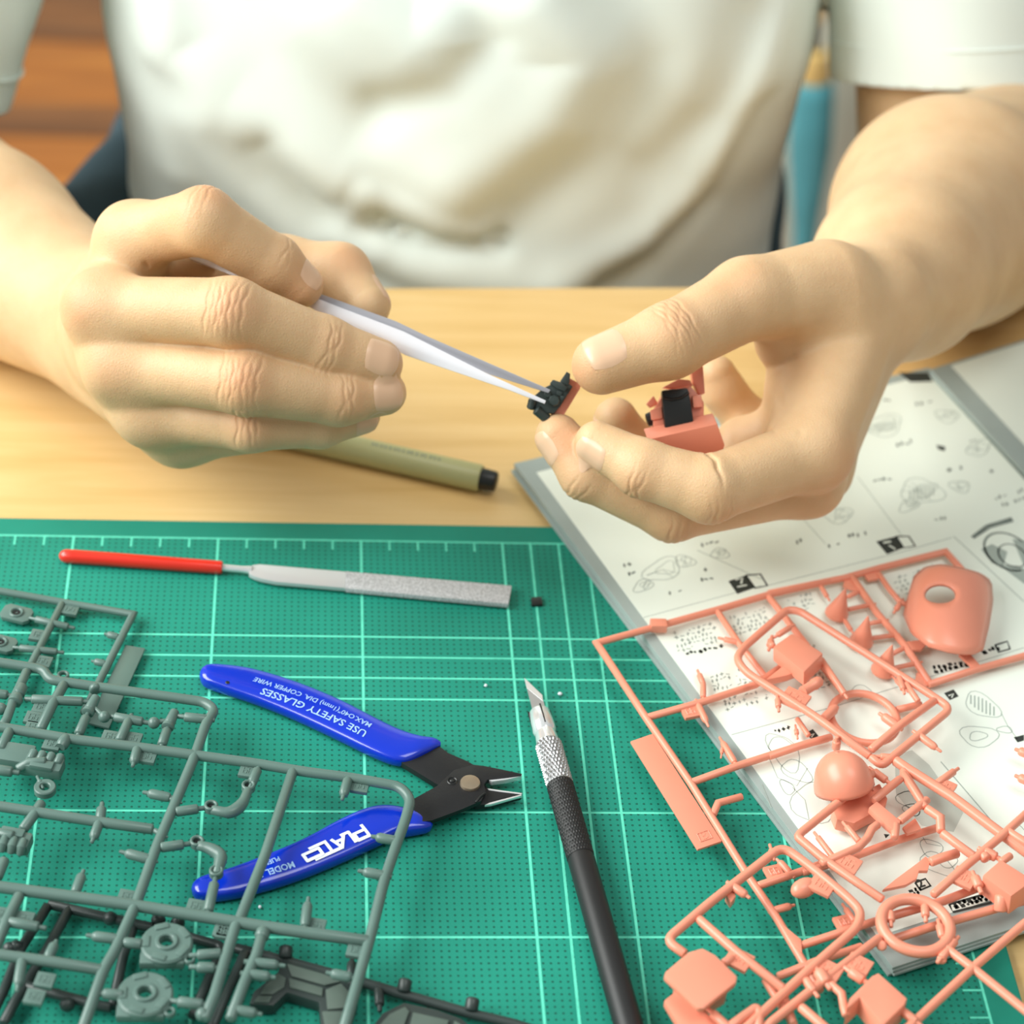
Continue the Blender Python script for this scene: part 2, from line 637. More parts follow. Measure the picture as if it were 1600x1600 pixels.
# ------------------------------------------------------------------ instruction booklet, lying open
PZ = .42
BC = [onz(*p, PZ) for p in ((803, 724), (1395, 1512), (2103, 1280), (1452, 574))]        # its left leaf
bk = thing('instruction_booklet', 'open instruction booklet with grey page borders and line drawings under the salmon runners', 'booklet',
           [*(sum(BC) / 4)[:2], 0])


def quad_pt(Q, u, v):
    return (Q[0] * (1 - u) * (1 - v) + Q[3] * u * (1 - v) + Q[1] * (1 - u) * v + Q[2] * u * v)


for k in range(4):                                      # sheets of the left leaf, the lowest first
    z = (k + 1) * PZ / 4
    off = np.array([.05 * ((k * 3) % 4) - .08, -.04 * ((k * 2) % 3), 0])
    q = [np.array([p[0], p[1], z]) + (off if k < 3 else 0) for p in BC]
    obj('sheet', prism(q, PZ / 4 - .008, .01), M['border'], bk, False)
IN = [onz(*p, PZ + .012) for p in ((838, 738), (1371, 1463), (2050, 1246), (1452, 585))]
obj('page_panel', prism(IN, .01, 0), M['paper'], bk, False, label='white printed panel of the left page')
# right leaf: bends up a little from the fold and lies over the left one
RC = [onz(*p, PZ + .25) for p in ((1453, 577), (2103, 1281), (2420, 1170), (1640, 518))]
obj('sheet', prism(RC, .22, .04), M['border'], bk, False)
RI = [onz(*p, PZ + .264) for p in ((1486, 571), (2130, 1268), (2420, 1172), (1640, 522))]
obj('page_panel', prism(RI, .01, 0), M['paper'], bk, False, label='white printed panel of the right page')
pz = PZ + .016


def ink(name, parts, mat, z=pz):
    return obj(name, join(*parts), mat, bk, False, kind='stuff')


def line(pts, w=.04, z=pz):
    return ribbon([onz(x, y, z) for x, y in pts], w)


def loop(cx, cy, rx, ry, rot=0, n=20, w=.035, z=pz, wob=.0, arc=(0, 1)):
    P = []
    for k in range(n + 1):
        a = 2 * math.pi * (arc[0] + (arc[1] - arc[0]) * k / n)
        q = 1 + wob * math.sin(3 * a + cx)
        x, y = rx * math.cos(a) * q, ry * math.sin(a) * q
        P.append((cx + x * math.cos(rot) - y * math.sin(rot), cy + x * math.sin(rot) + y * math.cos(rot)))
    return line(P, w, z)


def patch(pts, z=pz):
    P = [onz(x, y, z) for x, y in pts]
    return np.array(P), [tuple(range(len(P)))]


def text_rows(x0, y0, x1, y1, rows, gap, w=.07, seed=0, z=pz, fill=.7):
    """rows of little strokes too small to read"""
    r = random.Random(seed)
    out = []
    d = np.array([x1 - x0, y1 - y0], float)
    L = np.hypot(*d)
    d /= L
    nrm = np.array([-d[1], d[0]])
    for k in range(rows):
        s = 0.0
        while s < L:
            l = r.uniform(2.5, 7)
            if r.random() < fill:
                a = np.array([x0, y0]) + d * s + nrm * (k * gap + r.uniform(-1, 1))
                b = a + d * l + nrm * r.uniform(-2, 2)
                out.append(line([a, b], w * r.uniform(.6, 1.3), z))
                if r.random() < .6:
                    c = (a + b) / 2
                    out.append(line([c - nrm * 3, c + nrm * 3], w * .7, z))
            s += l + r.uniform(1.5, 4)
    return out


# panel rules
ink('panel_rule', [line([(1143, 1148), (1300, 1105)], .03), line([(1300, 1105), (1600, 1012)], .03),
                   line([(1090, 860), (1190, 905)], .03), line([(1490, 838), (1600, 940)], .04),
                   line([(1487, 840), (1410, 862), (1195, 916)], .03), line([(1340, 745), (1410, 838)], .025),
                   line([(1245, 800), (1290, 850)], .025), line([(1470, 1190), (1590, 1330)], .04),
                   line([(1005, 965), (1190, 915)], .025)], M['grey_ink'])
# captions: small rows
cap = []
for i, (x, y) in enumerate(((965, 885), (975, 898), (1085, 893), (1095, 906), (1045, 928), (1225, 850), (1285, 855), (1325, 838), (1455, 813), (1095, 852),
                            (1365, 752), (1400, 695), (1430, 632), (1370, 628), (1540, 738), (1480, 735), (1515, 690), (1590, 667), (1560, 600), (1530, 575))):
    cap += text_rows(x, y, x + 26, y - 5, 1, 6, .09 if i % 2 else .07, seed=i)
cap += text_rows(1555, 780, 1600, 766, 2, 12, .06, 71)
ink('caption_print', cap, M['shade_ink'])
body = []
for i, (x, y, x2, y2, rws) in enumerate(((1052, 990, 1112, 975, 5), (1140, 965, 1195, 950, 5), (1230, 938, 1270, 928, 4), (1110, 1058, 1165, 1045, 4),
                                         (1130, 1095, 1195, 1078, 3), (1255, 1060, 1300, 1048, 4), (1395, 905, 1460, 885, 5), (1240, 1012, 1268, 1004, 3))):
    body += text_rows(x, y, x2, y2, rws, 7, .045, 30 + i, fill=.8)
ink('text_print', body, M['grey_ink'])
ink('heading_print', text_rows(1072, 1022, 1132, 1008, 1, 7, .1, 50, fill=1) + text_rows(1458, 1043, 1515, 1032, 2, 6, .13, 51, fill=1)
    + text_rows(1535, 1020, 1560, 1012, 1, 7, .14, 52, fill=1) + text_rows(1210, 1142, 1236, 1136, 1, 7, .07, 55, fill=1)
    + text_rows(1420, 1393, 1436, 1389, 2, 6, .09, 56, fill=1), M['ink'])
# black step marks with a white number box
marks = [patch([(1138, 908), (1165, 899), (1180, 918), (1152, 928)]), patch([(1369, 846), (1400, 838), (1412, 856), (1386, 866)]),
         patch([(1475, 1083), (1490, 1077), (1498, 1088), (1484, 1094)]), patch([(1258, 1146), (1270, 1139), (1279, 1150), (1268, 1155)]),
         patch([(1463, 695), (1477, 698), (1476, 705), (1466, 702)]), patch([(1404, 582), (1450, 582), (1458, 596), (1422, 597)]),
         patch([(1584, 1152), (1600, 1148), (1600, 1157), (1590, 1160)]), patch([(1381, 1303), (1390, 1304), (1384, 1310)])]
fr = []
for Q in ([(1165, 899), (1188, 897), (1199, 915), (1180, 919)], [(1400, 838), (1420, 838), (1430, 853), (1412, 856)],
          [(1430, 1379), (1446, 1373), (1454, 1384), (1438, 1391)], [(1483, 1413), (1542, 1396), (1549, 1410), (1489, 1425)],
          [(1555, 1008), (1574, 1002), (1578, 1014), (1560, 1019)], [(1505, 1382), (1523, 1377), (1528, 1388), (1510, 1392)]):
    fr.append(line(Q + [Q[0]], .08))
ink('step_mark', marks + fr, M['ink'])
z2 = pz + .006
ink('step_number', [line([(1149, 906), (1160, 903), (1158, 912)], .07, z2), line([(1380, 848), (1392, 846)], .09, z2), line([(1389, 852), (1399, 858)], .07, z2),
                    line([(1482, 1087), (1490, 1084), (1487, 1090)], .05, z2), line([(1265, 1149), (1272, 1146), (1268, 1152)], .05, z2),
                    line([(1152, 917), (1167, 914)], .06, z2)], M['paper'])
e1 = unit(onz(1455, 1382, pz) - onz(1432, 1389, pz))
e2 = np.cross((0, 0, 1), e1)
ink('step_digit', [lettering('2', onz(1437, 1387, z2), e1, e2, .45, .012)], M['ink'])
e1 = unit(onz(1542, 1396, pz) - onz(1483, 1413, pz))
ink('boxed_caption', text_rows(1490, 1414, 1540, 1400, 2, 5, .11, 61, fill=1) + text_rows(1512, 1386, 1524, 1382, 1, 5, .1, 62, fill=1), M['ink'])
# line drawings of parts
dr = []
r = random.Random(4)
for cx, cy, s, sh in ((1035, 890, 30, 0), (1070, 877, 16, 0), (1005, 915, 16, 0), (1125, 865, 14, 0), (1440, 768, 34, 1), (1380, 665, 30, 1), (1480, 650, 18, 0),
                      (1310, 805, 22, 0), (1530, 700, 20, 0), (1500, 760, 16, 0), (1570, 600, 22, 0), (1580, 640, 16, 0), (1420, 790, 16, 0)):
    dr.append(loop(cx, cy, s, s * .55, r.uniform(-.5, .2), w=.03, wob=.15))
    dr.append(loop(cx + s * .2, cy - 2, s * .5, s * .3, r.uniform(-.5, .5), w=.025, wob=.2))
    for k in range(4):
        a = r.uniform(0, 6.28)
        dr.append(line([(cx, cy), (cx + s * math.cos(a), cy + s * .5 * math.sin(a))], .02))
for cx, cy, rx, ry, rot in ((1225, 1175, 36, 18, .9), (1245, 1205, 26, 14, .5), (1270, 1255, 34, 30, .6), (1220, 1165, 20, 12, .2), (1230, 1230, 14, 8, .8),
                            (1535, 1102, 30, 16, .5), (1530, 1150, 30, 16, .1), (1528, 1150, 14, 7, -.1), (1570, 1140, 12, 5, .1), (1455, 1325, 18, 13, .4),
                            (1420, 1250, 20, 12, .4), (1425, 1265, 14, 9, .2), (1480, 1345, 16, 10, .2), (1465, 1350, 30, 14, .5), (1345, 1080, 16, 9, 0), (1590, 1300, 12, 10, 0)):
    dr.append(loop(cx, cy, rx, ry, rot, w=.03, wob=.12))
for P in ([(1200, 1180), (1215, 1215), (1245, 1228), (1262, 1200)], [(1238, 1230), (1258, 1250), (1264, 1280)], [(1565, 1115), (1575, 1135), (1590, 1155)],
          [(1442, 1308), (1448, 1318), (1470, 1322)], [(1190, 1225), (1205, 1262)]):
    dr.append(line(P, .025))
ink('line_drawing', dr, M['grey_ink'])
hat = []
for cx, cy, rx, ry, rot in ((1440, 770, 24, 12, -.2), (1378, 668, 26, 8, -.1), (1535, 1102, 24, 12, .5)):
    for k in range(9):
        t = -1 + 2 * k / 8
        h = ry * math.sqrt(max(0, 1 - t * t)) * .9
        hat.append(line([(cx + rx * t, cy + rot * rx * t - h), (cx + rx * t, cy + rot * rx * t + h)], .05))
ink('hatching', hat, M['grey_ink'])
# grey printed helmet picture at the right edge, a grey figure near the lower panel
ink('tone_picture', [patch([(1517, 838), (1540, 820), (1548, 825), (1522, 842)]), patch([(1540, 820), (1580, 808), (1584, 815), (1548, 825)]),
                     loop(1575, 862, 40, 26, .5, w=.09, arc=(.1, .8)), loop(1582, 868, 24, 16, .5, w=.06)], M['shade_ink'])
ink('tone_picture', [patch([(1533, 858), (1550, 850), (1574, 862), (1568, 884), (1550, 880)]), patch([(1582, 842), (1610, 846), (1616, 900), (1598, 880)])], M['grey_ink'], pz)
ink('tone_picture', [patch([(1560, 882), (1590, 884), (1640, 905), (1640, 925), (1600, 912)])], M['grey_ink'], pz + .01)
ink('tone_picture', [patch([(1398, 1180), (1425, 1172), (1452, 1195), (1505, 1270), (1490, 1300), (1440, 1290), (1400, 1240)])], M['pale_ink'], pz - .002)

# ------------------------------------------------------------------ felt pen on the desk, behind the mat
tip = onz(776, 753, .2)
bdir = unit(onz(500, 690, .2) - tip)
pen = thing('felt_pen', 'olive barrel fineliner pen with black end lying on the desk', 'pen', [*(tip + bdir * 6)[:2], -.3])
pt = tip.copy()
pt[2] = .2 - .3 + .3
obj('cap_end', lathe(pt, pt + bdir, [(0, .3), (.04, .36), (.1, .38), (.55, .4), (.62, .4)], 24), M['black'], pen, label='black end plug')
obj('barrel', lathe(pt + bdir * .6, pt + bdir * 13, [(0, .46), (.05, .5), (6, .5), (12.3, .5), (12.4, .46)], 28), M['pen'], pen)
obj('cap', lathe(pt + bdir * 8.2, pt + bdir * 14, [(0, .51), (.04, .53), (5.0, .52), (5.3, .48), (5.5, .3)], 28), M['pen'], pen)
pm = []
up = np.array([0, -.35, .94])
rnd = random.Random(9)
side = unit(np.cross(bdir, up))
for k in range(16):
    c = pt + bdir * (2.2 + k * .17)
    nn = unit(np.array([0, -.15, 1.0]) - bdir * np.dot(np.array([0, -.15, 1.0]), bdir))
    ss = np.cross(bdir, nn)
    a = c + nn * .503 + ss * -.06
    b = c + nn * .503 + ss * .06 + bdir * rnd.uniform(-.05, .05)
    pm.append(ribbon([a, b], .07, nn, .004))
obj('barrel_print', join(*pm), M['shade_ink'], pen, False, kind='stuff')

# ------------------------------------------------------------------ needle file
fl = thing('needle_file', 'flat needle file with red dipped handle and gritty steel tip on the green mat', 'file', onz(440, 895, 0))
a, b = onz(92, 868, .24), onz(348, 887, .24)
L = np.linalg.norm(b - a)
obj('handle', lathe(a, b, [(0, .02), (.03, .1), (.1, .18), (.22, .235), (.5, .245), (L * .5, .24), (L - .1, .235), (L - .03, .22), (L, .17)], 24), M['red'], fl)
a2, b2 = b - unit(b - a) * .2, onz(393, 891, .22)
L2 = np.linalg.norm(b2 - a2)
obj('shank', lathe(a2, b2, [(0, .13), (L2 * .7, .12), (L2, .15)], 20), M['chrome'], fl)
U = [(389, 886), (396, 882.5), (406, 881.5), (540, 893)]
Lw = [(540, 918.5), (430, 908.5), (408, 904), (396, 900), (389, 896)]
obj('blade', prism(zs(U + Lw, .3), .17, .02), M['steel'], fl)
obj('grit_face', prism(zs([(540, 892.5), (799.5, 915), (794.5, 943.5), (540, 919)], .31), .19, .015), M['grit'], fl, label='rough diamond coated tip')

# ------------------------------------------------------------------ wire nippers
def c4(x, y): return (280 + x * .35625, 1000 + y * .35625)


def strip_body(U, Lw, zc, h, n=54, m=22, p=.62):
    U, Lw = smooth_line(U, n), smooth_line(Lw, n)
    wmax = max(np.linalg.norm(U - Lw, axis=1))
    V, F = [], []
    for i in range(n):
        mid, half = (U[i] + Lw[i]) / 2, (Lw[i] - U[i]) / 2
        q = min(1, (2 * np.linalg.norm(half) / (wmax * .55))) ** .55
        for k in range(m):
            a = 2 * math.pi * k / m
            ca, sa = math.cos(a), math.sin(a)
            lat = math.copysign(abs(ca) ** p, ca)
            hz = math.copysign(abs(sa) ** .6, sa)
            V.append(mid + half * lat + np.array([0, 0, zc - mid[2] + h * q * hz]))
    for i in range(n - 1):
        for k in range(m):
            F.append((i * m + k, i * m + (k + 1) % m, (i + 1) * m + (k + 1) % m, (i + 1) * m + k))
    F.append(tuple(reversed(range(m))))
    F.append(tuple(range((n - 1) * m, n * m)))
    return bevelled(V, F, 0)


np_ = thing('wire_nippers', 'open flush-cut nippers with blue dipped handles and black jaws on mat', 'nippers', onz(720, 1222, 0))
z4 = lambda P, z: [onz(*c4(x, y), z) for x, y in P]
HU = [(88, 155), (95, 128), (130, 109), (230, 115), (330, 130), (500, 180), (700, 260), (850, 340), (960, 395), (1050, 428), (1120, 430), (1147, 447)]
HL = [(88, 155), (100, 180), (120, 192), (200, 220), (350, 270), (520, 340), (700, 425), (830, 490), (930, 532), (990, 540), (1060, 512), (1147, 462)]
BU = [(52, 1085), (62, 1062), (100, 1040), (200, 1015), (400, 940), (560, 870), (700, 790), (820, 737), (900, 724), (1000, 740), (1090, 780), (1112, 803)]
BL = [(52, 1085), (58, 1108), (85, 1128), (180, 1130), (330, 1100), (500, 1050), (700, 970), (850, 900), (950, 852), (1060, 834), (1100, 828), (1112, 810)]
hv = strip_body(z4(HU, .36), z4(HL, .36), .29, .285)
h1 = obj('handle', hv, M['blue'], np_, label='far blue handle with printed safety line')
bv = strip_body(z4(BU, .36), z4(BL, .36), .29, .285)
h2 = obj('handle', bv, M['blue'], np_, label='near blue handle with white lettering')
T1 = BVHTree.FromPolygons([Vector(p) for p in hv[0]], hv[1])
T2 = BVHTree.FromPolygons([Vector(p) for p in bv[0]], bv[1])


def fit_text(text, p0, p1, cap, tree, bold=0.0, z=.57, curve=0.0):
    a, b = onz(*p0, z), onz(*p1, z)
    ex = unit(b - a)
    ey = np.cross((0, 0, 1), ex)
    v, f = lettering(text, (0, 0, 0), (1, 0, 0), (0, 1, 0), cap / .72, bold)
    bm = bmesh.new()                                     # finer triangles, so that the print follows the handle
    q_ = [bm.verts.new(Vector(p)) for p in v]
    for t_ in f:
        try: bm.faces.new([q_[i] for i in t_])
        except ValueError: pass
    bmesh.ops.triangulate(bm, faces=bm.faces)
    for _ in range(2):
        bmesh.ops.subdivide_edges(bm, edges=[e for e in bm.edges if e.calc_length() > .07], cuts=1)
        bmesh.ops.triangulate(bm, faces=bm.faces)
    bm.verts.index_update()
    v = np.array([list(p.co) for p in bm.verts])
    f = [tuple(p.index for p in t_.verts) for t_ in bm.faces]
    bm.free()
    k = np.linalg.norm(b - a) / v[:, 0].max()
    out = []
    for p in v:
        x, y = p[0] * k, p[1]
        t = x / np.linalg.norm(b - a)
        q = a + ex * x + ey * (y + curve * 4 * t * (1 - t))
        h = tree.ray_cast(Vector((q[0], q[1], 5)), Vector((0, 0, -1)))
        out.append((q[0], q[1], (h[0].z if h[0] is not None else z) + .014))
    return np.array(out), f


obj('lettering', fit_text('USE SAFETY GLASSES', c4(828, 404), c4(370, 212), .275, T1, .004, curve=-.1), M['light_ink'], h1, False, kind='stuff')
obj('lettering', fit_text('MAX.O40"(1mm) DIA. COPPER WIRE', c4(848, 370), c4(335, 165), .2, T1, .002, curve=-.13), M['light_ink'], h1, False, kind='stuff')
obj('lettering', fit_text('MODEL 1', c4(500, 972), c4(352, 1018), .23, T2, .006), M['light_ink'], h2, False, kind='stuff')
obj('lettering', fit_text('PLIER', c4(436, 950), c4(368, 974), .18, T2, .004), M['light_ink'], h2, False, kind='stuff')
# the blocky white logo word: strokes drawn in a 5.4 x 1 box
logo = [[(0, 0), (0, 1), (.9, 1), (.9, .42), (.05, .42)], [(1.15, 1), (1.15, .08), (1.75, .08)], [(1.55, .08), (2.25, 1), (2.55, .12)],
        [(1.95, .42), (2.45, .42)], [(2.35, 1), (4.4, 1)], [(3.05, 1), (3.05, 0)], [(3.05, .04), (4.3, .04)], [(3.75, .3), (5.0, .3), (5.0, .86), (3.75, .86), (3.75, .3)]]
a, b = onz(*c4(799, 814), .57), onz(*c4(527, 936), .57)
ex = unit(b - a)
ey = np.cross((0, 0, 1), ex)
lw = np.linalg.norm(b - a) / 5.1
parts = []
for s in logo:
    for (x0_, y0_), (x1_, y1_) in zip(s[:-1], s[1:]):
        n = 16
        P = []
        l = math.hypot(x1_ - x0_, y1_ - y0_)
        ux, uy = (x1_ - x0_) / l * .07, (y1_ - y0_) / l * .07
        for i in range(n + 1):
            t = i / n
            q = a + ex * lw * (x0_ - ux + (x1_ - x0_ + 2 * ux) * t) + ey * .46 * (y0_ - uy + (y1_ - y0_ + 2 * uy) * t)
            P.append(np.array([q[0], q[1], .8]))
        rv_, rf_ = ribbon(P, .105)
        for q in rv_:
            h = T2.ray_cast(Vector((q[0], q[1], 5)), Vector((0, 0, -1)))
            q[2] = (h[0].z if h[0] is not None else .8) + .016 + .0016 * len(parts)
        parts.append((rv_, rf_))
obj('logo', join(*parts), M['white_ink'], h2, False, kind='stuff')
obj('hang_hole', ball([*onz(*c4(212, 161), .8)[:2], T1.ray_cast(Vector((*onz(*c4(212, 161), .8)[:2], 5)), Vector((0, 0, -1)))[0].z], (.075, .075, .02), 12, 6), M['black'], h1)
# lever A: far handle to the near jaw; lever B on top: near handle to the far jaw
LA = [(880, 470), (1130, 455), (1180, 495), (1262, 530), (1315, 560), (1345, 640), (1360, 655), (1420, 666), (1504, 672), (1500, 681), (1350, 719), (1300, 724), (1245, 690), (1130, 632), (985, 543)]
LB = [(960, 745), (1035, 692), (1130, 640), (1205, 570), (1290, 546), (1340, 552), (1420, 568), (1503, 586), (1500, 594), (1440, 602), (1352, 612), (1338, 632), (1345, 665), (1325, 705), (1240, 742), (1110, 790), (1040, 800)]
obj('lever', prism(z4(LA, .36), .22, .02), M['black_steel'], np_)
obj('lever', prism(z4(LB, .52), .16, .02), M['black_steel'], np_)
obj('cutting_edge', prism(z4([(1352, 611), (1440, 600), (1503, 586), (1503, 596), (1440, 611), (1372, 620)], .49), .18, .01), M['edge'], np_, label='bright ground edge of the far jaw')
obj('cutting_edge', prism(z4([(1350, 650), (1420, 660), (1506, 671), (1500, 676), (1420, 666.5), (1358, 658)], .38), .2, .01), M['edge'], np_, label='bright ground edge of the near jaw')
obj('bevel_face', prism(z4([(1362, 713), (1500, 677), (1502, 682), (1366, 720), (1340, 723)], .37), .1, .01), M['edge'], np_, label='bright outer bevel of the near jaw')
c = onz(*c4(1276, 632), .52)
rv = obj('rivet', lathe(c, c + np.array([0, 0, 1]), [(0, .32), (.06, .32), (.1, .3), (.11, .25), (.115, .01)], 28), M['rivet'], np_)
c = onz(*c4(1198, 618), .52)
obj('dark_recess', join(ball(c, (.09, .07, .05), 12, 6), washer(c, .17, .12, .03)), M['black'], np_)  # black bead and ring stand in for the shade of a recess
c = onz(*c4(1330, 690), .52)
obj('spring_end', tube([onz(*c4(x, y), .53) for x, y in ((1300, 712), (1318, 690), (1342, 672))], .04, 8), M['black'], np_)

# ------------------------------------------------------------------ craft knife
kn = thing('craft_knife', 'hobby craft knife with chrome collet and black knurled handle on the mat', 'knife', onz(900, 1320, 0))
A = onz(842.5, 1112.5, .42)
B = onz(981.5, 1600, .42)
kd = unit(B - A)
T = lambda x, y: float(np.dot(onz(x, y, .42) - A, kd))
t_w, t_k, t_b, t_s = T(852, 1146), T(857.5, 1163), T(875, 1227), T(904, 1341)
t_e = t_s + 8.2
prof = []
obj('collet', lathe(A, B, [(0, .1), (.0, .31), (.06, .345), (t_w * .5, .375), (t_w * .88, .38), (t_w, .33), (t_w + .07, .345), (t_k, .385), (t_k, .2)], 32), M['chrome'], kn, sharp=30)
ku = unit(np.cross(np.array([0, 0, 1]), kd))
kw = np.cross(kd, ku)
slot = []
for an in (0, math.pi / 2, math.pi, 3 * math.pi / 2):
    n_ = math.cos(an) * kw + math.sin(an) * ku
    s_ = np.cross(kd, n_)
    slot.append(box(A + kd * t_w * .42 + n_ * .35, (t_w * .44, .02, .03), (kd, s_, n_), .0))
obj('collet_slot', join(*slot), M['black'], kn, False)


def knurl(name, t0, t1, r, mat, amp, nc, nt_, seg=96, rings=70):
    V, F = [], []
    for i in range(rings + 1):
        t = t0 + (t1 - t0) * i / rings
        e = min(1, min(i, rings - i) / 2)
        for k in range(seg):
            an = 2 * math.pi * k / seg
            g = abs(math.sin(nc * an / 2 + nt_ * t)) * abs(math.sin(nc * an / 2 - nt_ * t))
            rr = r + amp * e * (g - .4)
            V.append(A + kd * t + rr * (math.cos(an) * ku + math.sin(an) * kw))
    for i in range(rings):
        for k in range(seg):
            F.append((i * seg + k, i * seg + (k + 1) % seg, (i + 1) * seg + (k + 1) % seg, (i + 1) * seg + k))
    F.append(tuple(reversed(range(seg))))
    F.append(tuple(range(rings * seg, (rings + 1) * seg)))
    return obj(name, (np.array(V), F), mat, kn, True, sharp=60)


knurl('knurled_grip', t_k, t_b, .40, M['knurl'], .075, 22, 10)
knurl('knurled_grip', t_b, t_s, .415, M['rubber'], .035, 30, 14, rings=110).__setitem__('label', 'black knurled grip')
obj('handle', lathe(A, B, [(t_s, .2), (t_s, .405), (t_s + .1, .42), (t_e - .2, .42), (t_e, .36)], 36), M['rubber'], kn)
BD = [(819.6, 1059.6), (847, 1086), (853, 1112), (846, 1124), (836, 1124)]
bd = obj('blade', prism(zs(BD, .45), .05, 0), M['blade'], kn, False)
obj('ground_bevel', prism(zs([(819.4, 1059), (847.5, 1086), (848.3, 1095), (823.2, 1074.5)], .462), .06, .008), M['edge'], bd, False)

# ------------------------------------------------------------------ tweezers, held in the left-hand side hand
tz = thing('tweezers', 'slim steel tweezers held over the desk, pinching a dark model part', 'tweezers', at(620, 520, 76.4))


def dpt(x):                                              # depth of the arms along their length
    return 77.0 + (75.55 - 77.0) * (x - 330) / (852 - 330)


away = -ROT[:, 2]
UP = [(300, 391), (400, 428), (497, 467), (631, 518), (760, 583), (853, 626)]
LO = [(851, 631), (794, 609), (634, 555), (483, 480), (400, 446), (300, 405)]
obj('arm', prism([at(x, y, dpt(x)) for x, y in UP + LO], .11, .015, away), M['bright'], tz)
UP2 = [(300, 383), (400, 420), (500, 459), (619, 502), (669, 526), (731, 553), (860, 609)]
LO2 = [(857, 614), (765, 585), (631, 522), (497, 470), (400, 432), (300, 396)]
obj('arm', prism([at(x, y, dpt(x) + .13) for x, y in UP2 + LO2], .11, .015, away), M['shaded_steel'], tz)
obj('bridge', prism([at(x, y, 77.0) for x, y in ((296, 380), (332, 396), (332, 416), (296, 404))], 1.0, .03, away), M['bright'], tz)

# ------------------------------------------------------------------ dark model part in the tweezers' tips
def c5(x, y): return (800 + x / 10, 560 + y / 10)


RX, RY = ROT[:, 0], ROT[:, 1]
TO = ROT[:, 2]
ang = math.radians(50)
E1 = unit(math.cos(ang) * RX + math.sin(ang) * RY)      # along the part, up to the right
E2 = unit(-math.sin(ang) * RX + math.cos(ang) * RY)
dp = thing('model_part', 'small dark green model part on a red plate pinched between tweezers and thumb', 'model part', at(868, 620, 76.2))
D0 = 75.95
A5 = lambda P, d: [at(*c5(x, y), d) for x, y in P]
obj('core', prism(A5([(260, 660), (400, 540), (480, 470), (620, 400), (760, 420), (900, 400), (950, 440), (860, 580), (760, 740), (660, 860), (500, 850), (360, 760)], D0), .6, .05, away), M['dark'], dp)
obj('block', prism(A5([(590, 390), (640, 330), (760, 370), (870, 450), (830, 520), (700, 470)], D0 - .12), .4, .03, away), M['dark'], dp)
obj('fin', prism(A5([(750, 360), (855, 205), (910, 240), (905, 330), (890, 420), (800, 430)], D0 - .02), .25, .03, away), M['dark'], dp)
obj('bolt', lathe(at(*c5(660, 660), D0 - .02), at(*c5(660, 660), D0 - 1), [(0, .2), (.1, .2), (.16, .16), (.17, .01)], 8), M['dark'], dp, False)
obj('bolt', lathe(at(*c5(560, 560), D0 - .02), at(*c5(560, 560), D0 - 1), [(0, .13), (.07, .13), (.1, .1), (.11, .01)], 10), M['dark'], dp, False)
obj('peg', lathe(at(*c5(330, 640), D0), at(*c5(290, 800), D0 + .1), [(0, .1), (.02, .15), (.3, .15), (.34, .1)], 14), M['dark'], dp)
obj('peg', lathe(at(*c5(400, 820), D0), at(*c5(520, 920), D0 + .1), [(-.1, .1), (-.06, .17), (.4, .17), (.46, .1)], 14), M['dark'], dp)
obj('rib', prism(A5([(700, 500), (790, 530), (760, 600), (690, 570)], D0 - .06), .2, .02, away), M['dark'], dp)
obj('rib', prism(A5([(770, 580), (830, 600), (770, 690), (710, 660)], D0 - .08), .2, .02, away), M['dark'], dp)
obj('backing_plate', prism(A5([(890, 300), (960, 340), (1075, 400), (1065, 470), (900, 740), (790, 920), (690, 930), (590, 850), (710, 720), (820, 560), (890, 420)], D0 + .25), .5, .04, away), M['pink'], dp, label='salmon red plate behind')

# ------------------------------------------------------------------ salmon model body held in the palm
def c6_(x, y): return (940 + x / 6.154, 540 + y / 6.154)


A6 = lambda P, d: [at(*c6_(x, y), d) for x, y in P]
mb = thing('toy_assembly', 'salmon model body with black chest block cupped in the palm', 'model part', at(1060, 660, 76.8))
sl = at(1060 - 8, 690 - 21, 76.9) - at(1060, 690, 76)
obj('base_slab', prism([at(*c6_(x, y), d) for x, y, d in ((440, 905, 75.9), (1112, 752, 75.9), (1185, 960, 76.35), (1120, 1180, 76.8), (560, 1180, 76.8))], .85, .05, unit(sl)), M['pink'], mb)
obj('torso', prism(A6([(490, 640), (560, 520), (600, 440), (850, 380), (930, 470), (985, 540), (985, 720), (500, 830)], 76.7), 1.3, .08, away), M['pink'], mb)
obj('chest_block', prism(A6([(576, 430), (830, 405), (862, 560), (888, 735), (608, 795), (590, 620)], 76.35), .5, .08, away), M['black'], mb)
obj('chest_lip', tube(A6([(590, 500), (680, 520), (770, 500), (840, 450)], 76.33), .05, 8), M['black'], mb)
obj('shoulder_block', prism(A6([(860, 250), (975, 190), (995, 460), (940, 480), (880, 360)], 77.2), .8, .05, away), M['pink'], mb)
obj('collar', prism(A6([(590, 400), (740, 320), (850, 330), (880, 390), (720, 420)], 76.9), .9, .05, away), M['pink'], mb)
obj('side_joint', lathe(at(*c6_(430, 720), 77.0), at(*c6_(520, 690), 77.0), [(0, .12), (.03, .22), (.3, .25), (.33, .2)], 16), M['black'], mb)
obj('side_plate', prism(A6([(470, 620), (580, 580), (590, 700), (480, 720)], 76.6), .4, .05, away), M['pink'], mb)
obj('side_plate', prism(A6([(430, 560), (500, 480), (545, 560), (470, 600)], 77.0), .4, .05, away), M['pink'], mb)
obj('side_plate', prism(A6([(870, 480), (960, 470), (975, 590), (880, 600)], 76.5), .4, .06, away), M['pink'], mb)

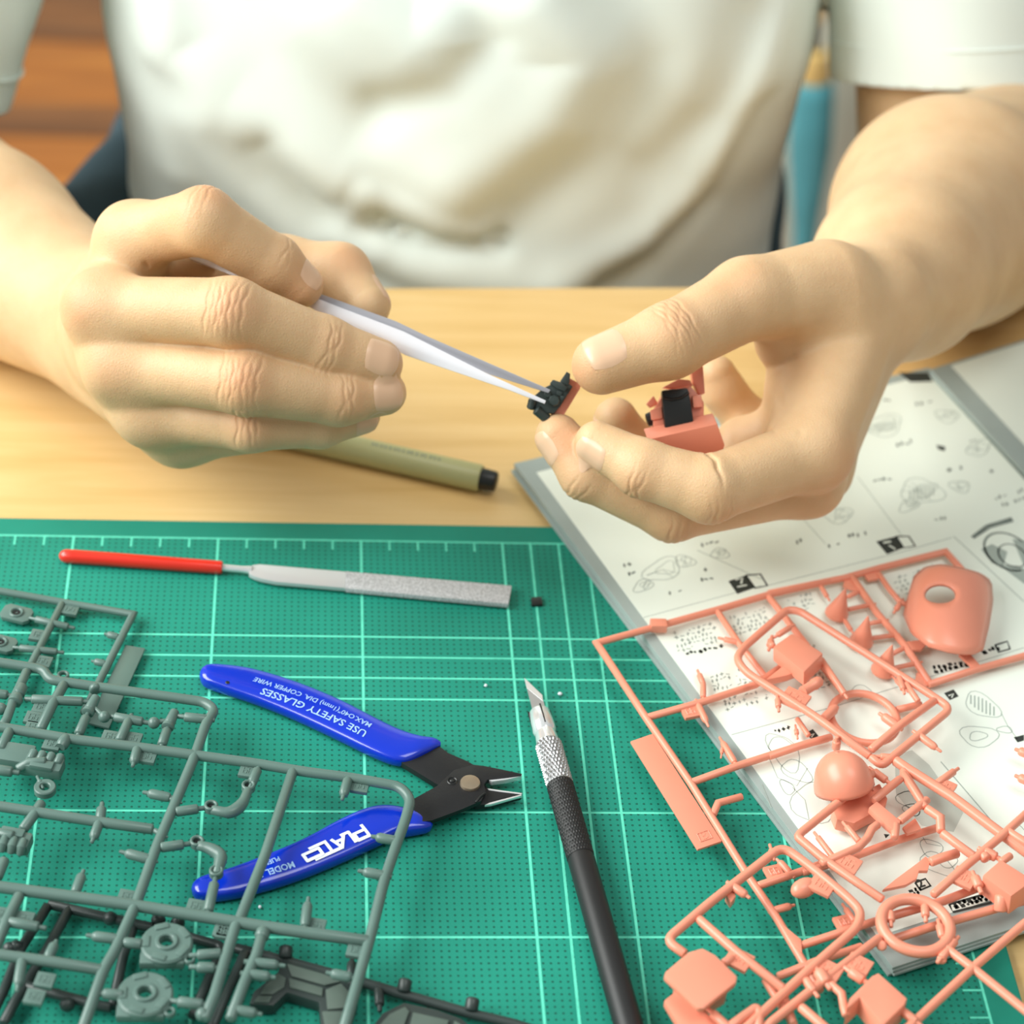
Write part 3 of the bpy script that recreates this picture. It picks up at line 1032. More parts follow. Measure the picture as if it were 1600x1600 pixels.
# ------------------------------------------------------------------ runners (sprues) of the model kit
def k1(x, y): return (x / 4, 900 + y / 4)
def k2(x, y): return (x / 4, 1200 + y / 4)
def k3(x, y): return (350 + x * .28125, 1200 + y * .28125)
def k5(x, y): return (900 + x / 4, 850 + y / 4)
def k6(x, y): return (1200 + x / 4, 850 + y / 4)
def k7(x, y): return (1000 + x / 4, 1200 + y / 4)
def k8(x, y): return (1200 + x / 4, 1200 + y / 4)
def pp(px, py): return (px, py)


class Runner:
    def __init__(self, name, label, z, r, mat, loc, group):
        self.t = thing(name, label, 'model runner', loc, group)
        self.z, self.r, self.m = z, r, mat

    def P(self, k, pts, z=None):
        z = self.z if z is None else z
        out = []
        for i, p in enumerate(pts):
            zz = z if not isinstance(z, tuple) else z[0] + (z[1] - z[0]) * i / (len(pts) - 1)
            out.append(onz(*k(*p[:2]), zz))
        return out

    def frame(self, k, pts, rad=.0, z=None, r=None, name='frame'):
        P = self.P(k, pts, z)
        if rad: P = rounded(P, rad)
        return obj(name, tube(P, r or self.r, 12), self.m, self.t)

    def bar(self, k, *pts, z=None, r=None, rad=0.0):
        return self.frame(k, pts, rad, z, r, 'cross_bar')

    def pin(self, k, a, b, z=None, r=None, name='gate_pin'):
        P = self.P(k, [a, b], z)
        r = r or self.r
        L = np.linalg.norm(P[1] - P[0])
        return obj(name, lathe(P[0], P[1], [(-.2, r * .45), (-.03, r * .5), (0, r * .8), (L * .1, r * .95), (L * .66, r * .95), (L * .76, r * .72), (L * .8, r * .42), (L * .97, r * .36), (L, r * .15)], 12), self.m, self.t)

    def stub(self, k, a, b, z=None, r=None, name='gate_stub'):
        P = self.P(k, [a, b], z)
        d = unit(P[1] - P[0])
        r = r or self.r * .95
        return obj(name, join(tube(P, r, 12), tube([P[0] - d * .22, P[1] + d * .22], r * .5, 8)), self.m, self.t)

    def tab(self, k, c, z=None, s=.27, ang=None):
        """square number tab with little raised digits"""
        z = (self.z if z is None else z) + .04
        o = onz(*k(*c), z)
        a = self.ang if ang is None else ang
        e1 = np.array([math.cos(a), math.sin(a), 0])
        e2 = np.array([-e1[1], e1[0], 0])
        v = [box(o - np.array([0, 0, .07]), (s, s * .92, .07), (e1, e2, (0, 0, 1)), .025)]
        for q in (-.5, .1):
            w = s * .5
            for u, t, uu, tt in ((q, -.45, q, .45), (q, .45, q + .4, .45), (q, 0, q + .4, 0), (q + .4, 0, q + .4, -.45), (q, -.45, q + .4, -.45)):
                v.append(tube([o + e1 * u * s + e2 * t * s, o + e1 * uu * s + e2 * tt * s], .018, 5, cap=False))
        return obj('number_tab', join(*v), self.m, self.t, kind=None)

    def part(self, name, vf, mat=None, label=None, smooth=True):
        return obj(name, vf, mat or self.m, self.t, smooth, label=label)

    def plate(self, name, k, pts, h, z=None, w=.03, down=(0, 0, -1), **kw):
        return self.part(name, prism(self.P(k, pts, z), h, w, down), **kw)


GG = 'grey green model runners'
# ---- rear left grey runner
g3 = Runner('grey_runner', 'small grey-green runner at the left edge behind the large one', .3, .13, M['gray'], onz(110, 1000, 0), GG)
g3.ang = math.radians(-12)
g3.frame(k1, [(-300, 40), (0, 95), (390, 165), (832, 240), (600, 700), (520, 860)])
g3.bar(k1, (392, 168), (170, 600), (90, 760))
g3.bar(k1, (-200, 500), (20, 540), (200, 575))
g3.plate('name_plate', k1, [(785, 430), (908, 450), (680, 950), (545, 915)], .1, .22)
for a, b in (((740, 382), (650, 360)), ((660, 550), (570, 530))): g3.pin(k1, a, b)
g3.stub(k1, (220, 270), (430, 318)); g3.stub(k1, (120, 450), (360, 475))
for c in ((440, 205), (240, 365), (270, 530)): g3.tab(k1, c)
for (x, y) in ((105, 245), (5, 430)):
    c = onz(*k1(x, y), .2)
    e1 = unit(onz(*k1(x + 100, y + 25), .2) - c); e2 = np.cross((0, 0, 1), e1)
    o8 = [c + e1 * a + e2 * b + np.array([0, 0, .12]) for a, b in ((-.52, -.22), (-.38, -.36), (.38, -.36), (.52, -.22), (.52, .22), (.38, .36), (-.38, .36), (-.52, .22))]
    pl = g3.part('link_part', prism(o8, .16, .04))
    obj('rim', washer(c + np.array([0, 0, .12]), .24, .15, .06), M['gray'], pl)
    obj('hole', washer(c + np.array([0, 0, .1]), .155, .005, .028), M['black'], pl)
c = onz(*k1(395, 620), .3)
g3.part('eyelet', washer(c - np.array([0, 0, .1]), .2, .11, .16))

# ---- dark runner lying underneath, with two armour plates
g2 = Runner('dark_runner', 'dark olive runner with armour plates lying under the grey one at lower edge', .3, .15, M['dark'], onz(500, 1560, 0), GG)
g2.ang = math.radians(-10)
g2.frame(k3, [(60, 1000), (200, 1035), (700, 1170), (1000, 1260), (1370, 1365), (1600, 1420), (1800, 1480)])
g2.bar(k3, (120, 1020), (-60, 1422), (-120, 1560))
g2.bar(k2, (300, 860), (130, 1130), (20, 1400), (-80, 1600))
g2.bar(k2, (440, 870), (280, 1160), (100, 1450), (20, 1600))
g2.bar(k2, (300, 850), (650, 930), (960, 1000))
g2.bar(k2, (1150, 1050), (1370, 1110), (1385, 1140), (1300, 1330), (1200, 1560), rad=.3)
g2.bar(k2, (160, 1360), (560, 1470), (700, 1500))
g2.bar(k2, (1545, 1150), (1430, 1380), (1330, 1620))
g2.bar(k2, (700, 1500), (770, 1180), (840, 970), z=.25)
for a, b in (((340, 1060), (345, 985)), ((995, 1250), (1010, 1170)), ((1370, 1355), (1385, 1275))):
    P = g2.P(k3, [a, b], (.4, .6))
    g2.part('ejector_pin', tube(P, .2, 12))
g2.stub(k3, (860, 1225), (865, 1320)); g2.stub(k3, (710, 1080), (705, 1170), z=.5)
for (x, y) in ((690, 940), (990, 950), (1110, 970), (420, 1480), (60, 1130), (100, 1120)):
    c = onz(*k2(x, y), .35)
    g2.part('peg', ball(c, (.22, .2, .22), 12, 8))
ap = g2.plate('armour_plate', k3, [(320, 1055), (560, 1120), (700, 1180), (745, 1290), (690, 1440), (540, 1440), (528, 1300), (350, 1245), (275, 1318), (140, 1310), (165, 1240), (300, 1130)], .45, .5, .06)
for Q in ([(350, 1085), (560, 1145), (650, 1185), (560, 1205), (375, 1155)], [(360, 1165), (550, 1220), (545, 1265), (365, 1215)], [(565, 1230), (650, 1195), (705, 1250), (680, 1330), (575, 1340)],
          [(545, 1350), (670, 1350), (640, 1430), (560, 1430)], [(300, 1140), (345, 1165), (335, 1215), (270, 1255), (200, 1255), (230, 1205)], [(190, 1265), (270, 1265), (250, 1300), (165, 1298)]):
    obj('panel', prism(g2.P(k3, Q, .56), .08, .025), M['olive'], ap)
ap = g2.plate('armour_plate', k3, [(820, 1440), (880, 1360), (1000, 1300), (1180, 1340), (1320, 1390), (1400, 1460), (1380, 1640), (840, 1640)], .45, .5, .06)
for Q in ([(860, 1430), (920, 1365), (1005, 1325), (1030, 1350), (1000, 1430)], [(1050, 1355), (1250, 1400), (1230, 1460), (1030, 1440)], [(1280, 1400), (1350, 1440), (1350, 1520), (1260, 1500)]):
    obj('panel', prism(g2.P(k3, Q, .56), .08, .025), M['olive'], ap)

# ---- large grey runner in front
g1 = Runner('grey_runner', 'large grey-green runner in the lower left corner lying over a blue nipper handle', 1.12, .165, M['gray'], onz(250, 1400, 0), GG)
g1.ang = math.radians(-12)
g1.frame(pp, [(-60, 1124), (0, 1136), (112, 1155), (212, 1167), (305, 1180), (400, 1193), (476, 1206), (547, 1215), (625, 1229), (642, 1249), (634, 1280), (620, 1318), (600, 1377), (580, 1459), (558, 1537), (534, 1620)], .45)
g1.frame(pp, [(-60, 1027), (5, 1036), (68, 1046), (77, 1062), (150, 1073), (272, 1090), (320, 1097), (336, 1110), (322, 1130), (305, 1180), (275, 1252), (245, 1322), (213, 1412), (200, 1440), (180, 1485), (162, 1515), (125, 1620)], .3, name='frame')
g1.bar(k3, (385, 10), (230, 480), (90, 835), (60, 890), (-55, 1270), (-110, 1400))
g1.bar(pp, (-60, 1376), (0, 1386), (200, 1413), (400, 1446), (490, 1459), (578, 1471), r=.18)
g1.bar(pp, (-60, 1250), (0, 1260), (160, 1285), (240, 1296)); g1.stub(pp, (240, 1297), (253, 1304), r=.09)
g1.bar(pp, (-60, 1482), (0, 1492), (75, 1502), (160, 1516))
g1.bar(k3, (222, 890), (180, 1040), (110, 1200), (35, 1400))
g1.part('joint_collar', tube(g1.P(k3, [(222, 900), (205, 950)]), .21, 14))
g1.bar(k2, (125, 790), (40, 960), (-40, 1150))
g1.bar(k2, (262, 215), (215, 290), (140, 390), r=.16); g1.bar(k2, (30, 570), (-20, 690))
g1.bar(k1, (405, 670), (330, 800), (250, 965)); g1.bar(k1, (65, 960), (0, 1090))
g1.bar(k1, (170, 590), (120, 700), (90, 760), (40, 900), (0, 960), r=.15)
g1.stub(k1, (195, 770), (520, 785)); g1.stub(k1, (712, 880), (895, 912)); g1.stub(k1, (810, 895), (745, 1035))
g1.stub(k1, (1150, 880), (1300, 897)); g1.part('peg', tube([onz(*k1(1195, 890), 1.1), onz(*k1(1195, 890), .7)], .13, 10))
g1.part('peg', tube([onz(*k1(870, 910), 1.1), onz(*k1(870, 910), .75)], .13, 10))
# ball joints and their sockets
for (bx, by), S_, (s0, s1) in (((652, 880), [(545, 860), (600, 760)], ((490, 990), (540, 880))), ((962, 918), [(1045, 950), (1092, 850)], ((1010, 1060), (1045, 960)))):
    c = onz(*k1(bx, by), 1.14)
    q = g1.part('ball_joint', ball(c, .19, 16, 10))
    a, b = g1.P(k1, S_)
    g1.part('socket', lathe(a, b, [(0, .15), (.02, .2), (.14, .2), (.16, .16), (.2, .18), (np.linalg.norm(b - a), .15)], 16))
    g1.part('joint_stem', tube([c, (a + b) / 2], .08, 8))
    g1.stub(k1, s0, s1)
g1.part('collar_joint', tube(g1.P(k1, [(590, 690), (600, 720)]), .2, 12))
g1.part('joint_link', lathe(*g1.P(k1, [(140, 690), (85, 800)]), [(0, .17), (.05, .2), (.35, .2), (.4, .15), (.6, .24), (.75, .22), (.8, .1)], 14))
g1.part('joint_link', lathe(*g1.P(k1, [(420, 1010), (370, 1080)]), [(0, .17), (.05, .2), (.35, .2), (.45, .15)], 14))
g1.pin(k1, (860, 1075), (828, 1195))
for c in ((690, 1000), (830, 1010), (920, 1125), (1550, 1215), (260, 815), (325, 1045), (210, 880), (210, 940)): g1.tab(k1, c, z=1.05)
for c in ((795, 800), (1225, 860), (1395, 1010), (10, 910), (150, 935), (280, 1320), (215, 1425)): g1.tab(k2, c, z=1.05)
for c in ((755, 97), (512, 870), (735, 1008), (10, 905)): g1.tab(k3, c, z=1.05)
g1.pin(k1, (1060, 1385), (890, 1350)); g1.stub(k1, (1050, 1385), (1100, 1405), r=.08)
g1.pin(k2, (930, 570), (745, 520)); g1.stub(k2, (900, 560), (945, 575), r=.08)
g1.pin(k2, (625, 330), (572, 470)); g1.stub(k2, (635, 250), (625, 330)); g1.pin(k2, (470, 780), (525, 635))
g1.pin(k2, (730, 1070), (535, 1045)); g1.pin(k2, (300, 1190), (355, 1075)); g1.stub(k2, (50, 960), (245, 995)); g1.pin(k2, (140, 1200), (105, 1400))
g1.pin(k3, (690, 60), (655, 180)); g1.pin(k3, (955, 405), (815, 378)); g1.pin(k3, (895, 600), (742, 570))
g1.pin(k3, (450, 880), (470, 715)); g1.pin(k3, (705, 1165), (565, 1135)); g1.pin(k3, (150, 1080), (345, 1100)); g1.pin(k3, (130, 1145), (290, 1165)); g1.pin(k3, (60, 1345), (215, 1370))
g1.part('peg', tube([onz(*k3(880, 400), 1.05), onz(*k3(880, 400), .7)], .12, 10))
g1.part('peg', tube([onz(*k3(860, 595), 1.05), onz(*k3(860, 595), .65)], .12, 10))


def elbow_pipe(k, ra, mid, rb, s0, s1):
    """bent pipe part with an eyelet at each end and its two gate stubs"""
    P = rounded(g1.P(k, [ra] + mid + [rb]), .35)
    n = len(P)
    w = [.15 + .05 * math.sin(math.pi * i / (n - 1)) for i in range(n)]
    o = g1.part('bent_pipe', tube(P, w, 12))
    for q in (ra, rb):
        c = onz(*k(*q), 1.02)
        obj('eyelet', washer(c, .21, .12, .24), M['gray'], o)
        obj('hole', washer(c + np.array([0, 0, .1]), .125, .005, .05), M['black'], o)
    g1.stub(k, *s0); g1.stub(k, *s1)


elbow_pipe(k2, (1320, 260), [(1440, 285), (1515, 230)], (1553, 132), ((1095, 275), (1240, 255)), ((1570, 105), (1610, 10)))
elbow_pipe(k2, (1232, 482), [(1310, 500), (1385, 545), (1370, 610)], (1352, 668), ((1000, 498), (1150, 478)), ((1340, 720), (1300, 900)))


def disc(cx, cy, rr, st):
    c = onz(*k2(cx, cy), 1.05)
    o = g1.part('round_plate', washer(c - np.array([0, 0, .1]), rr, .2, .24, seg=32, w=.06))
    obj('hub', washer(c + np.array([0, 0, .12]), .33, .2, .09), M['gray'], o)
    a = math.radians(35)
    for q in range(5):
        an = a + q * 1.2566
        d = np.array([math.cos(an), math.sin(an), 0])
        obj('raised_panel', box(c + d * (rr * .78) + np.array([0, 0, .14]), (.1, .2, .04), (d, np.cross((0, 0, 1), d), (0, 0, 1)), .03), M['gray'], o)
    d = np.array([.75, -.6, 0])
    obj('lug', washer(c + unit(d) * (rr + .12) - np.array([0, 0, .08]), .16, .08, .16), M['gray'], o)
    obj('skirt', box(c + np.array([-.1, -rr * .62, -.12]), (rr * .85, rr * .3, .14), None, .06), M['gray'], o)
    for s in st: g1.stub(k2, *s)


disc(1042, 1105, .74, [((770, 1090), (890, 1102)), ((1230, 1170), (1385, 1160)), ((1230, 1245), (1345, 1250))])
disc(908, 1425, .78, [((640, 1412), (775, 1420)), ((1110, 1460), (1270, 1480))])
g1.part('cap_bead', ball(onz(*k2(1265, 1540), 1.12), .2, 12, 8))


def fist(k, cx, cy, flip):
    """a small model fist with four fingers and a thumb"""
    c = onz(*k(cx, cy), 1.05)
    e1 = unit(np.array([.97, -.22, 0])); e2 = np.array([.22, .97, 0]) * (1 if not flip else -1)
    e3 = np.array([0, 0, 1.0])
    pm_ = g1.part('model_hand', box(c, (.6, .3, .22), (e1, e2, e3), .1))
    for q in range(4):
        p = c + e1 * (-.42 + .28 * q) + e2 * .2 + e3 * .2
        obj('finger', tube([p - e2 * .2, p + e2 * .12, p + e2 * .24 - e3 * .22], .12, 10), M['gray'], pm_)
    obj('thumb', tube([c - e1 * .75 - e2 * .32, c - e1 * .45 - e2 * .1 + e3 * .15, c + e1 * .1 - e2 * .02 + e3 * .26], .15, 10), M['gray'], pm_)
    obj('back_plate', box(c - e2 * .16 + e3 * .2, (.36, .16, .1), (e1, e2, e3), .06), M['gray'], pm_)


fist(k1, 275, 1190, False)
fist(k2, 70, 460, True)
e = g1.part('eyelet_part', washer(onz(*k1(283, 1345), .98), .33, .15, .22, seg=24))
g1.stub(k1, (255, 1300), (245, 1280), r=.1)
g1.part('block_part', box(onz(*k1(100, 1140), .9), (.55, .4, .3), (unit(np.array([.97, -.2, 0])), np.array([.2, .97, 0]), (0, 0, 1)), .08))
g1.stub(k1, (-60, 1205), (80, 1225), r=.17)
g1.stub(k1, (-60, 730), (50, 745)); g1.part('ball_joint', ball(onz(*k1(5, 830), 1.1), .2))

# ------------------------------------------------------------------ salmon runners
GP = 'salmon pink model runners'
# ---- A: large frame on the booklet
za = .7
ra_ = Runner('salmon_runner', 'largest salmon runner, its square frame lying across booklet and mat with name tab', za, .125, M['pink'], onz(1200, 1150, 0), GP)
ra_.ang = math.radians(16)
ra_.frame(k5, [(1600, 228), (1200, 318), (880, 412), (520, 512), (130, 620), (440, 1090), (720, 1500), (1065, 2060), (1250, 2330), (1400, 2580), (1530, 2800)])
ra_.frame(k6, [(0, 310), (480, 212), (700, 150), (1110, 48), (1215, 165)])
ra_.bar(k5, (445, 1085), (800, 985), (1120, 880), (1310, 750))
ra_.bar(k5, (720, 1492), (1000, 1390), (1400, 1260), (1600, 1205))
ra_.bar(k6, (0, 1330), (200, 1262), (380, 1212))
ra_.bar(k6, (1700, 668), (1600, 700), (1300, 785), (1000, 880))
ra_.bar(k6, (520, 200), (680, 430), (860, 640), (1010, 870))
ra_.bar(k6, (690, 185), (760, 285), (830, 368), (865, 375), r=.1); ra_.stub(k6, (830, 365), (800, 410), r=.1)
ra_.bar(k5, (880, 415), (1010, 610), (1185, 835), r=.11)
ra_.bar(k5, (1200, 325), (1300, 450), (1460, 660), (1680, 940), r=.12)
ra_.part('gate_web', prism(zs([k6(480, 215), k6(540, 200), k6(575, 300), k6(470, 260)], za), .1, .02))
ra_.part('gate_web', prism(zs([k6(600, 190), k6(700, 165), k6(690, 215), k6(630, 225)], za), .1, .02))
ra_.part('gate_web', prism(zs([k6(930, 800), k6(1040, 860), k6(980, 890), k6(920, 850)], za), .1, .02))
for (bx, by), (ax, ay), g in (((425, 415), (455, 235), [((330, 265), (370, 330)), ((500, 330), (560, 300)), ((500, 410), (640, 380))]),
                              ((580, 590), (592, 430), [((480, 480), (520, 540)), ((620, 500), (720, 480)), ((640, 590), (790, 570))]),
                              ((714, 770), (742, 608), [((770, 690), (870, 640)), ((770, 780), (930, 745)), ((800, 850), (850, 900))])):
    b = onz(*k6(bx, by + 30), za - .12)
    a = b + np.array([(ax - bx) / 4 / 49, .05, 1.2])
    L = np.linalg.norm(a - b)
    ra_.part('cone_part', lathe(b, a, [(0, .38), (.04, .41), (.12, .41), (L * .55, .2), (L * .9, .06), (L, .015)], 22))
    for s in g: ra_.stub(k6, *s, r=.085)
# curved shield with a round opening
ol = np.array([[1425, 925], [1432, 903], [1447, 890], [1470, 886], [1500, 891], [1530, 899], [1545, 910], [1547, 940], [1541, 980], [1531, 1022], [1505, 1024], [1480, 1020], [1452, 1012], [1428, 992], [1416, 962]], float)
hc, hr = np.array([1469., 931.]), (23., 15.)
N, R_ = 60, 7
ang_o = np.arctan2(ol[:, 1] - hc[1], ol[:, 0] - hc[0])
V, F = [], []
od = ol - hc
Oe = np.concatenate([ol, ol[:1]])
for j in range(N):
    a = -math.pi + 2 * math.pi * j / N
    d = np.array([math.cos(a), math.sin(a)])
    best = 40.0
    for p, q in zip(Oe[:-1], Oe[1:]):                    # ray against the outline
        e_ = q - p
        den = d[0] * e_[1] - d[1] * e_[0]
        if abs(den) < 1e-9: continue
        w_ = p - hc
        t_ = (w_[0] * e_[1] - w_[1] * e_[0]) / den
        s_ = (w_[0] * d[1] - w_[1] * d[0]) / den
        if t_ > 0 and -1e-6 <= s_ <= 1 + 1e-6: best = t_
    inn = 1 / math.hypot(d[0] / hr[0], d[1] / hr[1])
    for i in range(R_):
        t = i / (R_ - 1)
        x, y = hc + d * (inn * (1 - t) + best * t)
        xs = (x - 1482) / 66.0
        z = za + .1 + 1.15 * max(0, 1 - xs * xs) ** .6 * (.55 + .45 * min(1, max(0, (1024 - y) / 90))) - .15 * (t ** 4)
        V.append(onz(x, y, z))
for j in range(N):
    for i in range(R_ - 1):
        a, b = j * R_ + i, ((j + 1) % N) * R_ + i
        F.append((a, a + 1, b + 1, b))
so = obj('shield_part', (np.array(V), F), M['pink'], ra_.t, True, sharp=0, label='curved shield shell with a round opening')
md = so.modifiers.new('thickness', 'SOLIDIFY')
md.thickness = .0012
ra_.part('spike', prism(zs([k6(1200, 615), k6(1330, 760), k6(1300, 785), k6(1195, 690)], za + .1), .12, .02))
ra_.part('spike', prism(zs([k6(850, 610), k6(1015, 592), k6(960, 660), k6(870, 660)], za + .1), .12, .02))
tp = ra_.plate('name_tab', pp, [(985, 1158), (1020, 1146), (1128, 1314), (1090, 1327)], .1, za + .02)
e1 = unit(onz(1128, 1314, za) - onz(1090, 1327, za)); e2 = np.cross((0, 0, 1), e1)
lt = lettering('B', onz(1098, 1312, za + .03), e1, e2, .42, .0)
m_ = obj('letter', lt, M['pink'], tp, False)
m_.modifiers.new('relief', 'SOLIDIFY').thickness = .0004
obj('letter_frame', join(*[tube([onz(*p, za + .03), onz(*q, za + .03)], .014, 6, cap=False) for p, q in zip([(1089, 1303), (1106, 1297), (1113, 1309), (1095, 1315)], [(1106, 1297), (1113, 1309), (1095, 1315), (1089, 1303)])]), M['pink'], tp)
ra_.stub(k5, (795, 960), (795, 870), r=.1); ra_.stub(k5, (795, 875), (770, 815), r=.1)
ra_.tab(k5, (715, 1045)); ra_.pin(k5, (760, 1000), (830, 1145)); ra_.pin(k5, (990, 1365), (895, 1205)); ra_.stub(k5, (910, 1310), (915, 1275), r=.06)
ra_.stub(k5, (1010, 615), (925, 595), r=.1); ra_.part('gate_block', box(onz(*k5(515, 510), za + .05), (.28, .2, .16), None, .04))
ra_.bar(k7, (455, 295), (488, 220), (640, 178), r=.12)
ra_.bar(k7, (735, 738), (1000, 650), (1160, 590)); ra_.bar(k8, (210, 655), (560, 545), (800, 455), (1070, 370))
ra_.bar(k7, (860, 1305), (1100, 1210), (1390, 1115)); ra_.bar(k7, (1000, 1112), (1250, 1030), (1480, 955))
ra_.pin(k7, (840, 890), (970, 855)); ra_.pin(k7, (940, 660), (850, 565)); ra_.tab(k7, (838, 645)); ra_.tab(k7, (1275, 960)); ra_.stub(k7, (1340, 960), (1285, 880), r=.1)
ra_.part('wedge', prism(zs([k7(880, 965), k7(1010, 1070), k7(1015, 1150), k7(970, 1120)], za + .15), .3, .04))
# flat ring part of A
c = onz(1350, 1122, za + .05)
rr1 = np.linalg.norm(onz(1400, 1122, za) - c); rr2 = np.linalg.norm(onz(1350, 1086, za) - c)
ra_.part('ring_part', ring(c, rr1, .13, seg=44, ry=rr2))
ra_.bar(k6, (800, 1038), (960, 1000), r=.12); ra_.pin(k6, (810, 1140), (690, 1055), z=za + .3, r=.16); ra_.part('rod_part', lathe(*ra_.P(k6, [(345, 1098), (462, 985)], za + .3), [(0, .08), (.03, .16), (.6, .17), (.8, .1)], 14))
ra_.bar(k6, (180, 1090), (255, 1200), r=.09); ra_.stub(k6, (180, 1190), (175, 1160), r=.08)

# ---- B: smaller frame lying on A
zb = 1.35
rb_ = Runner('salmon_runner', 'slanted salmon runner on top of the largest one, with rounded corners and a box part', zb, .135, M['pink'], onz(1330, 1090, 0), GP)
rb_.ang = math.radians(-35)
rb_.frame(k6, [(640, 1330), (710, 1388), (1145, 1028), (1000, 930), (560, 650), (200, 420), (120, 410), (-150, 645), (-200, 715), (-140, 800), (0, 888), (300, 1080), (640, 1330)], .35)
rb_.bar(k6, (1045, 975), (830, 1130), (640, 1290)); rb_.bar(k6, (860, 870), (940, 985), r=.1)
rb_.pin(k6, (935, 1190), (1085, 1300)); rb_.stub(k6, (820, 830), (845, 910), r=.1)
rb_.plate('box_part', k6, [(30, 640), (150, 555), (345, 680), (225, 800)], .55, zb + .25, .07, down=unit(np.array([.1, -.25, -1])))
rb_.stub(k6, (20, 600), (10, 640), r=.12); rb_.stub(k6, (60, 570), (140, 520), r=.1); rb_.part('bead', ball(onz(*k6(25, 632), zb + .1), .12, 12, 8))
rb_.part('tapered_arm', prism(zs([k6(-20, 850), k6(110, 745), k6(200, 790), k6(120, 820)], zb - .15), .3, .05))
rb_.part('rod_part', lathe(*rb_.P(k6, [(215, 925), (355, 835)]), [(0, .1), (.02, .18), (.5, .17), (.55, .2), (.8, .19), (.9, .12)], 14))
rb_.tab(k6, (170, 960), s=.42); rb_.stub(k6, (60, 970), (65, 1020), r=.1); rb_.stub(k6, (330, 720), (480, 940), z=zb - .2, r=.11)
rb_.frame(k8, [(790, -50), (870, 5), (1150, 180), (1430, 390), (1700, 590)], name='frame', r=.17)
rb_.bar(k8, (840, 10), (960, 200), r=.12); rb_.tab(k8, (1110, 110), s=.3); rb_.stub(k8, (1050, 100), (1165, 20), r=.12)
rb_.stub(k6, (700, 1330), (780, 1335), r=.12); rb_.stub(k6, (430, 1230), (425, 1280), r=.14, z=(zb - .1, zb - .5))

# ---- C: frame with the dome and the big ring
zc_ = 1.5
rc_ = Runner('salmon_runner', 'salmon runner at lower right carrying the shiny dome and the big round ring', zc_, .135, M['pink'], onz(1420, 1400, 0), GP)
rc_.ang = math.radians(-35)
rc_.frame(k8, [(660, 30), (420, 230), (205, 405), (185, 432), (330, 555), (520, 690), (720, 825)], .12)
c = onz(1430.5, 1446, zc_)
rr1 = np.linalg.norm(onz(1482, 1446, zc_) - c); rr2 = np.linalg.norm(onz(1430.5, 1405, zc_) - c)
rc_.part('big_ring', ring(c, rr1 * 1.02, .18, seg=48, ry=rr2 * .98))
rc_.bar(k8, (1105, 1120), (1280, 1250), (1600, 1510), (1750, 1630)); rc_.bar(k8, (1700, 905), (1600, 975), (1280, 1250), (930, 1575), (800, 1690))
rc_.bar(k8, (700, 1060), (370, 1310), (20, 1590), (-40, 1650)); rc_.bar(k8, (1030, 795), (1250, 600), (1460, 425), (1720, 190))
rc_.bar(k8, (1490, 390), (1600, 460), (1720, 530)); rc_.bar(k8, (740, 1085), (1000, 1000), (1420, 880), (1600, 830), z=zc_ - .5); rc_.bar(k8, (760, 930), (1100, 830), (1320, 745), z=zc_ - .45)
rc_.stub(k8, (980, 860), (985, 930)); rc_.stub(k8, (765, 900), (768, 960)); rc_.stub(k8, (1070, 980), (1090, 1060), r=.12)
rc_.stub(k8, (1170, 1080), (1080, 1190)); rc_.part('peg', tube([onz(*k8(1085, 1195), zc_), onz(*k8(1085, 1195), zc_ - .45)], .15, 10)); rc_.part('peg', tube([onz(*k8(710, 1110), zc_), onz(*k8(710, 1110), zc_ - .45)], .16, 10))
rc_.tab(k8, (1225, 680), s=.36); rc_.tab(k8, (500, 590), s=.36); rc_.tab(k8, (1370, 520), s=.2)
# dome
dc_ = onz(1318, 1222, 1.5)
up_ = unit(at(1296, 1196, 70) - at(1330, 1262, 70))
ax1 = unit(np.array([-.25, .45, .86])); ax2 = unit(np.cross(ax1, (1, .3, 0))); ax3 = np.cross(ax1, ax2)
V, F = [], []
n1, n2 = 28, 14
for i in range(n2 + 1):
    th_ = math.pi * .58 * i / n2
    for k in range(n1):
        ph = 2 * math.pi * k / n1
        f_ = 1 + .14 * max(0, (th_ - 1.4)) * (1 + math.sin(ph))
        V.append(dc_ + ax3 * .88 * math.sin(th_) * math.cos(ph) * f_ + ax2 * 1.02 * math.sin(th_) * math.sin(ph) * f_ + ax1 * 1.0 * math.cos(th_))
for i in range(n2):
    for k in range(n1):
        F.append((i * n1 + k, i * n1 + (k + 1) % n1, (i + 1) * n1 + (k + 1) % n1, (i + 1) * n1 + k))
dm = obj('dome_part', (np.array(V), F), M['pink'], rc_.t, True, sharp=0, label='glossy rounded dome shell')
dm.modifiers.new('thickness', 'SOLIDIFY').thickness = .001
rc_.part('dome_flap', prism(zs([k8(400, 250), k8(700, 90), k8(750, 190), k8(720, 260), k8(640, 290), k8(540, 345), k8(430, 320)], 1.1), .5, .08))
rc_.stub(k8, (640, 60), (650, 110), r=.1); rc_.stub(k8, (660, 20), (740, 80), r=.13)
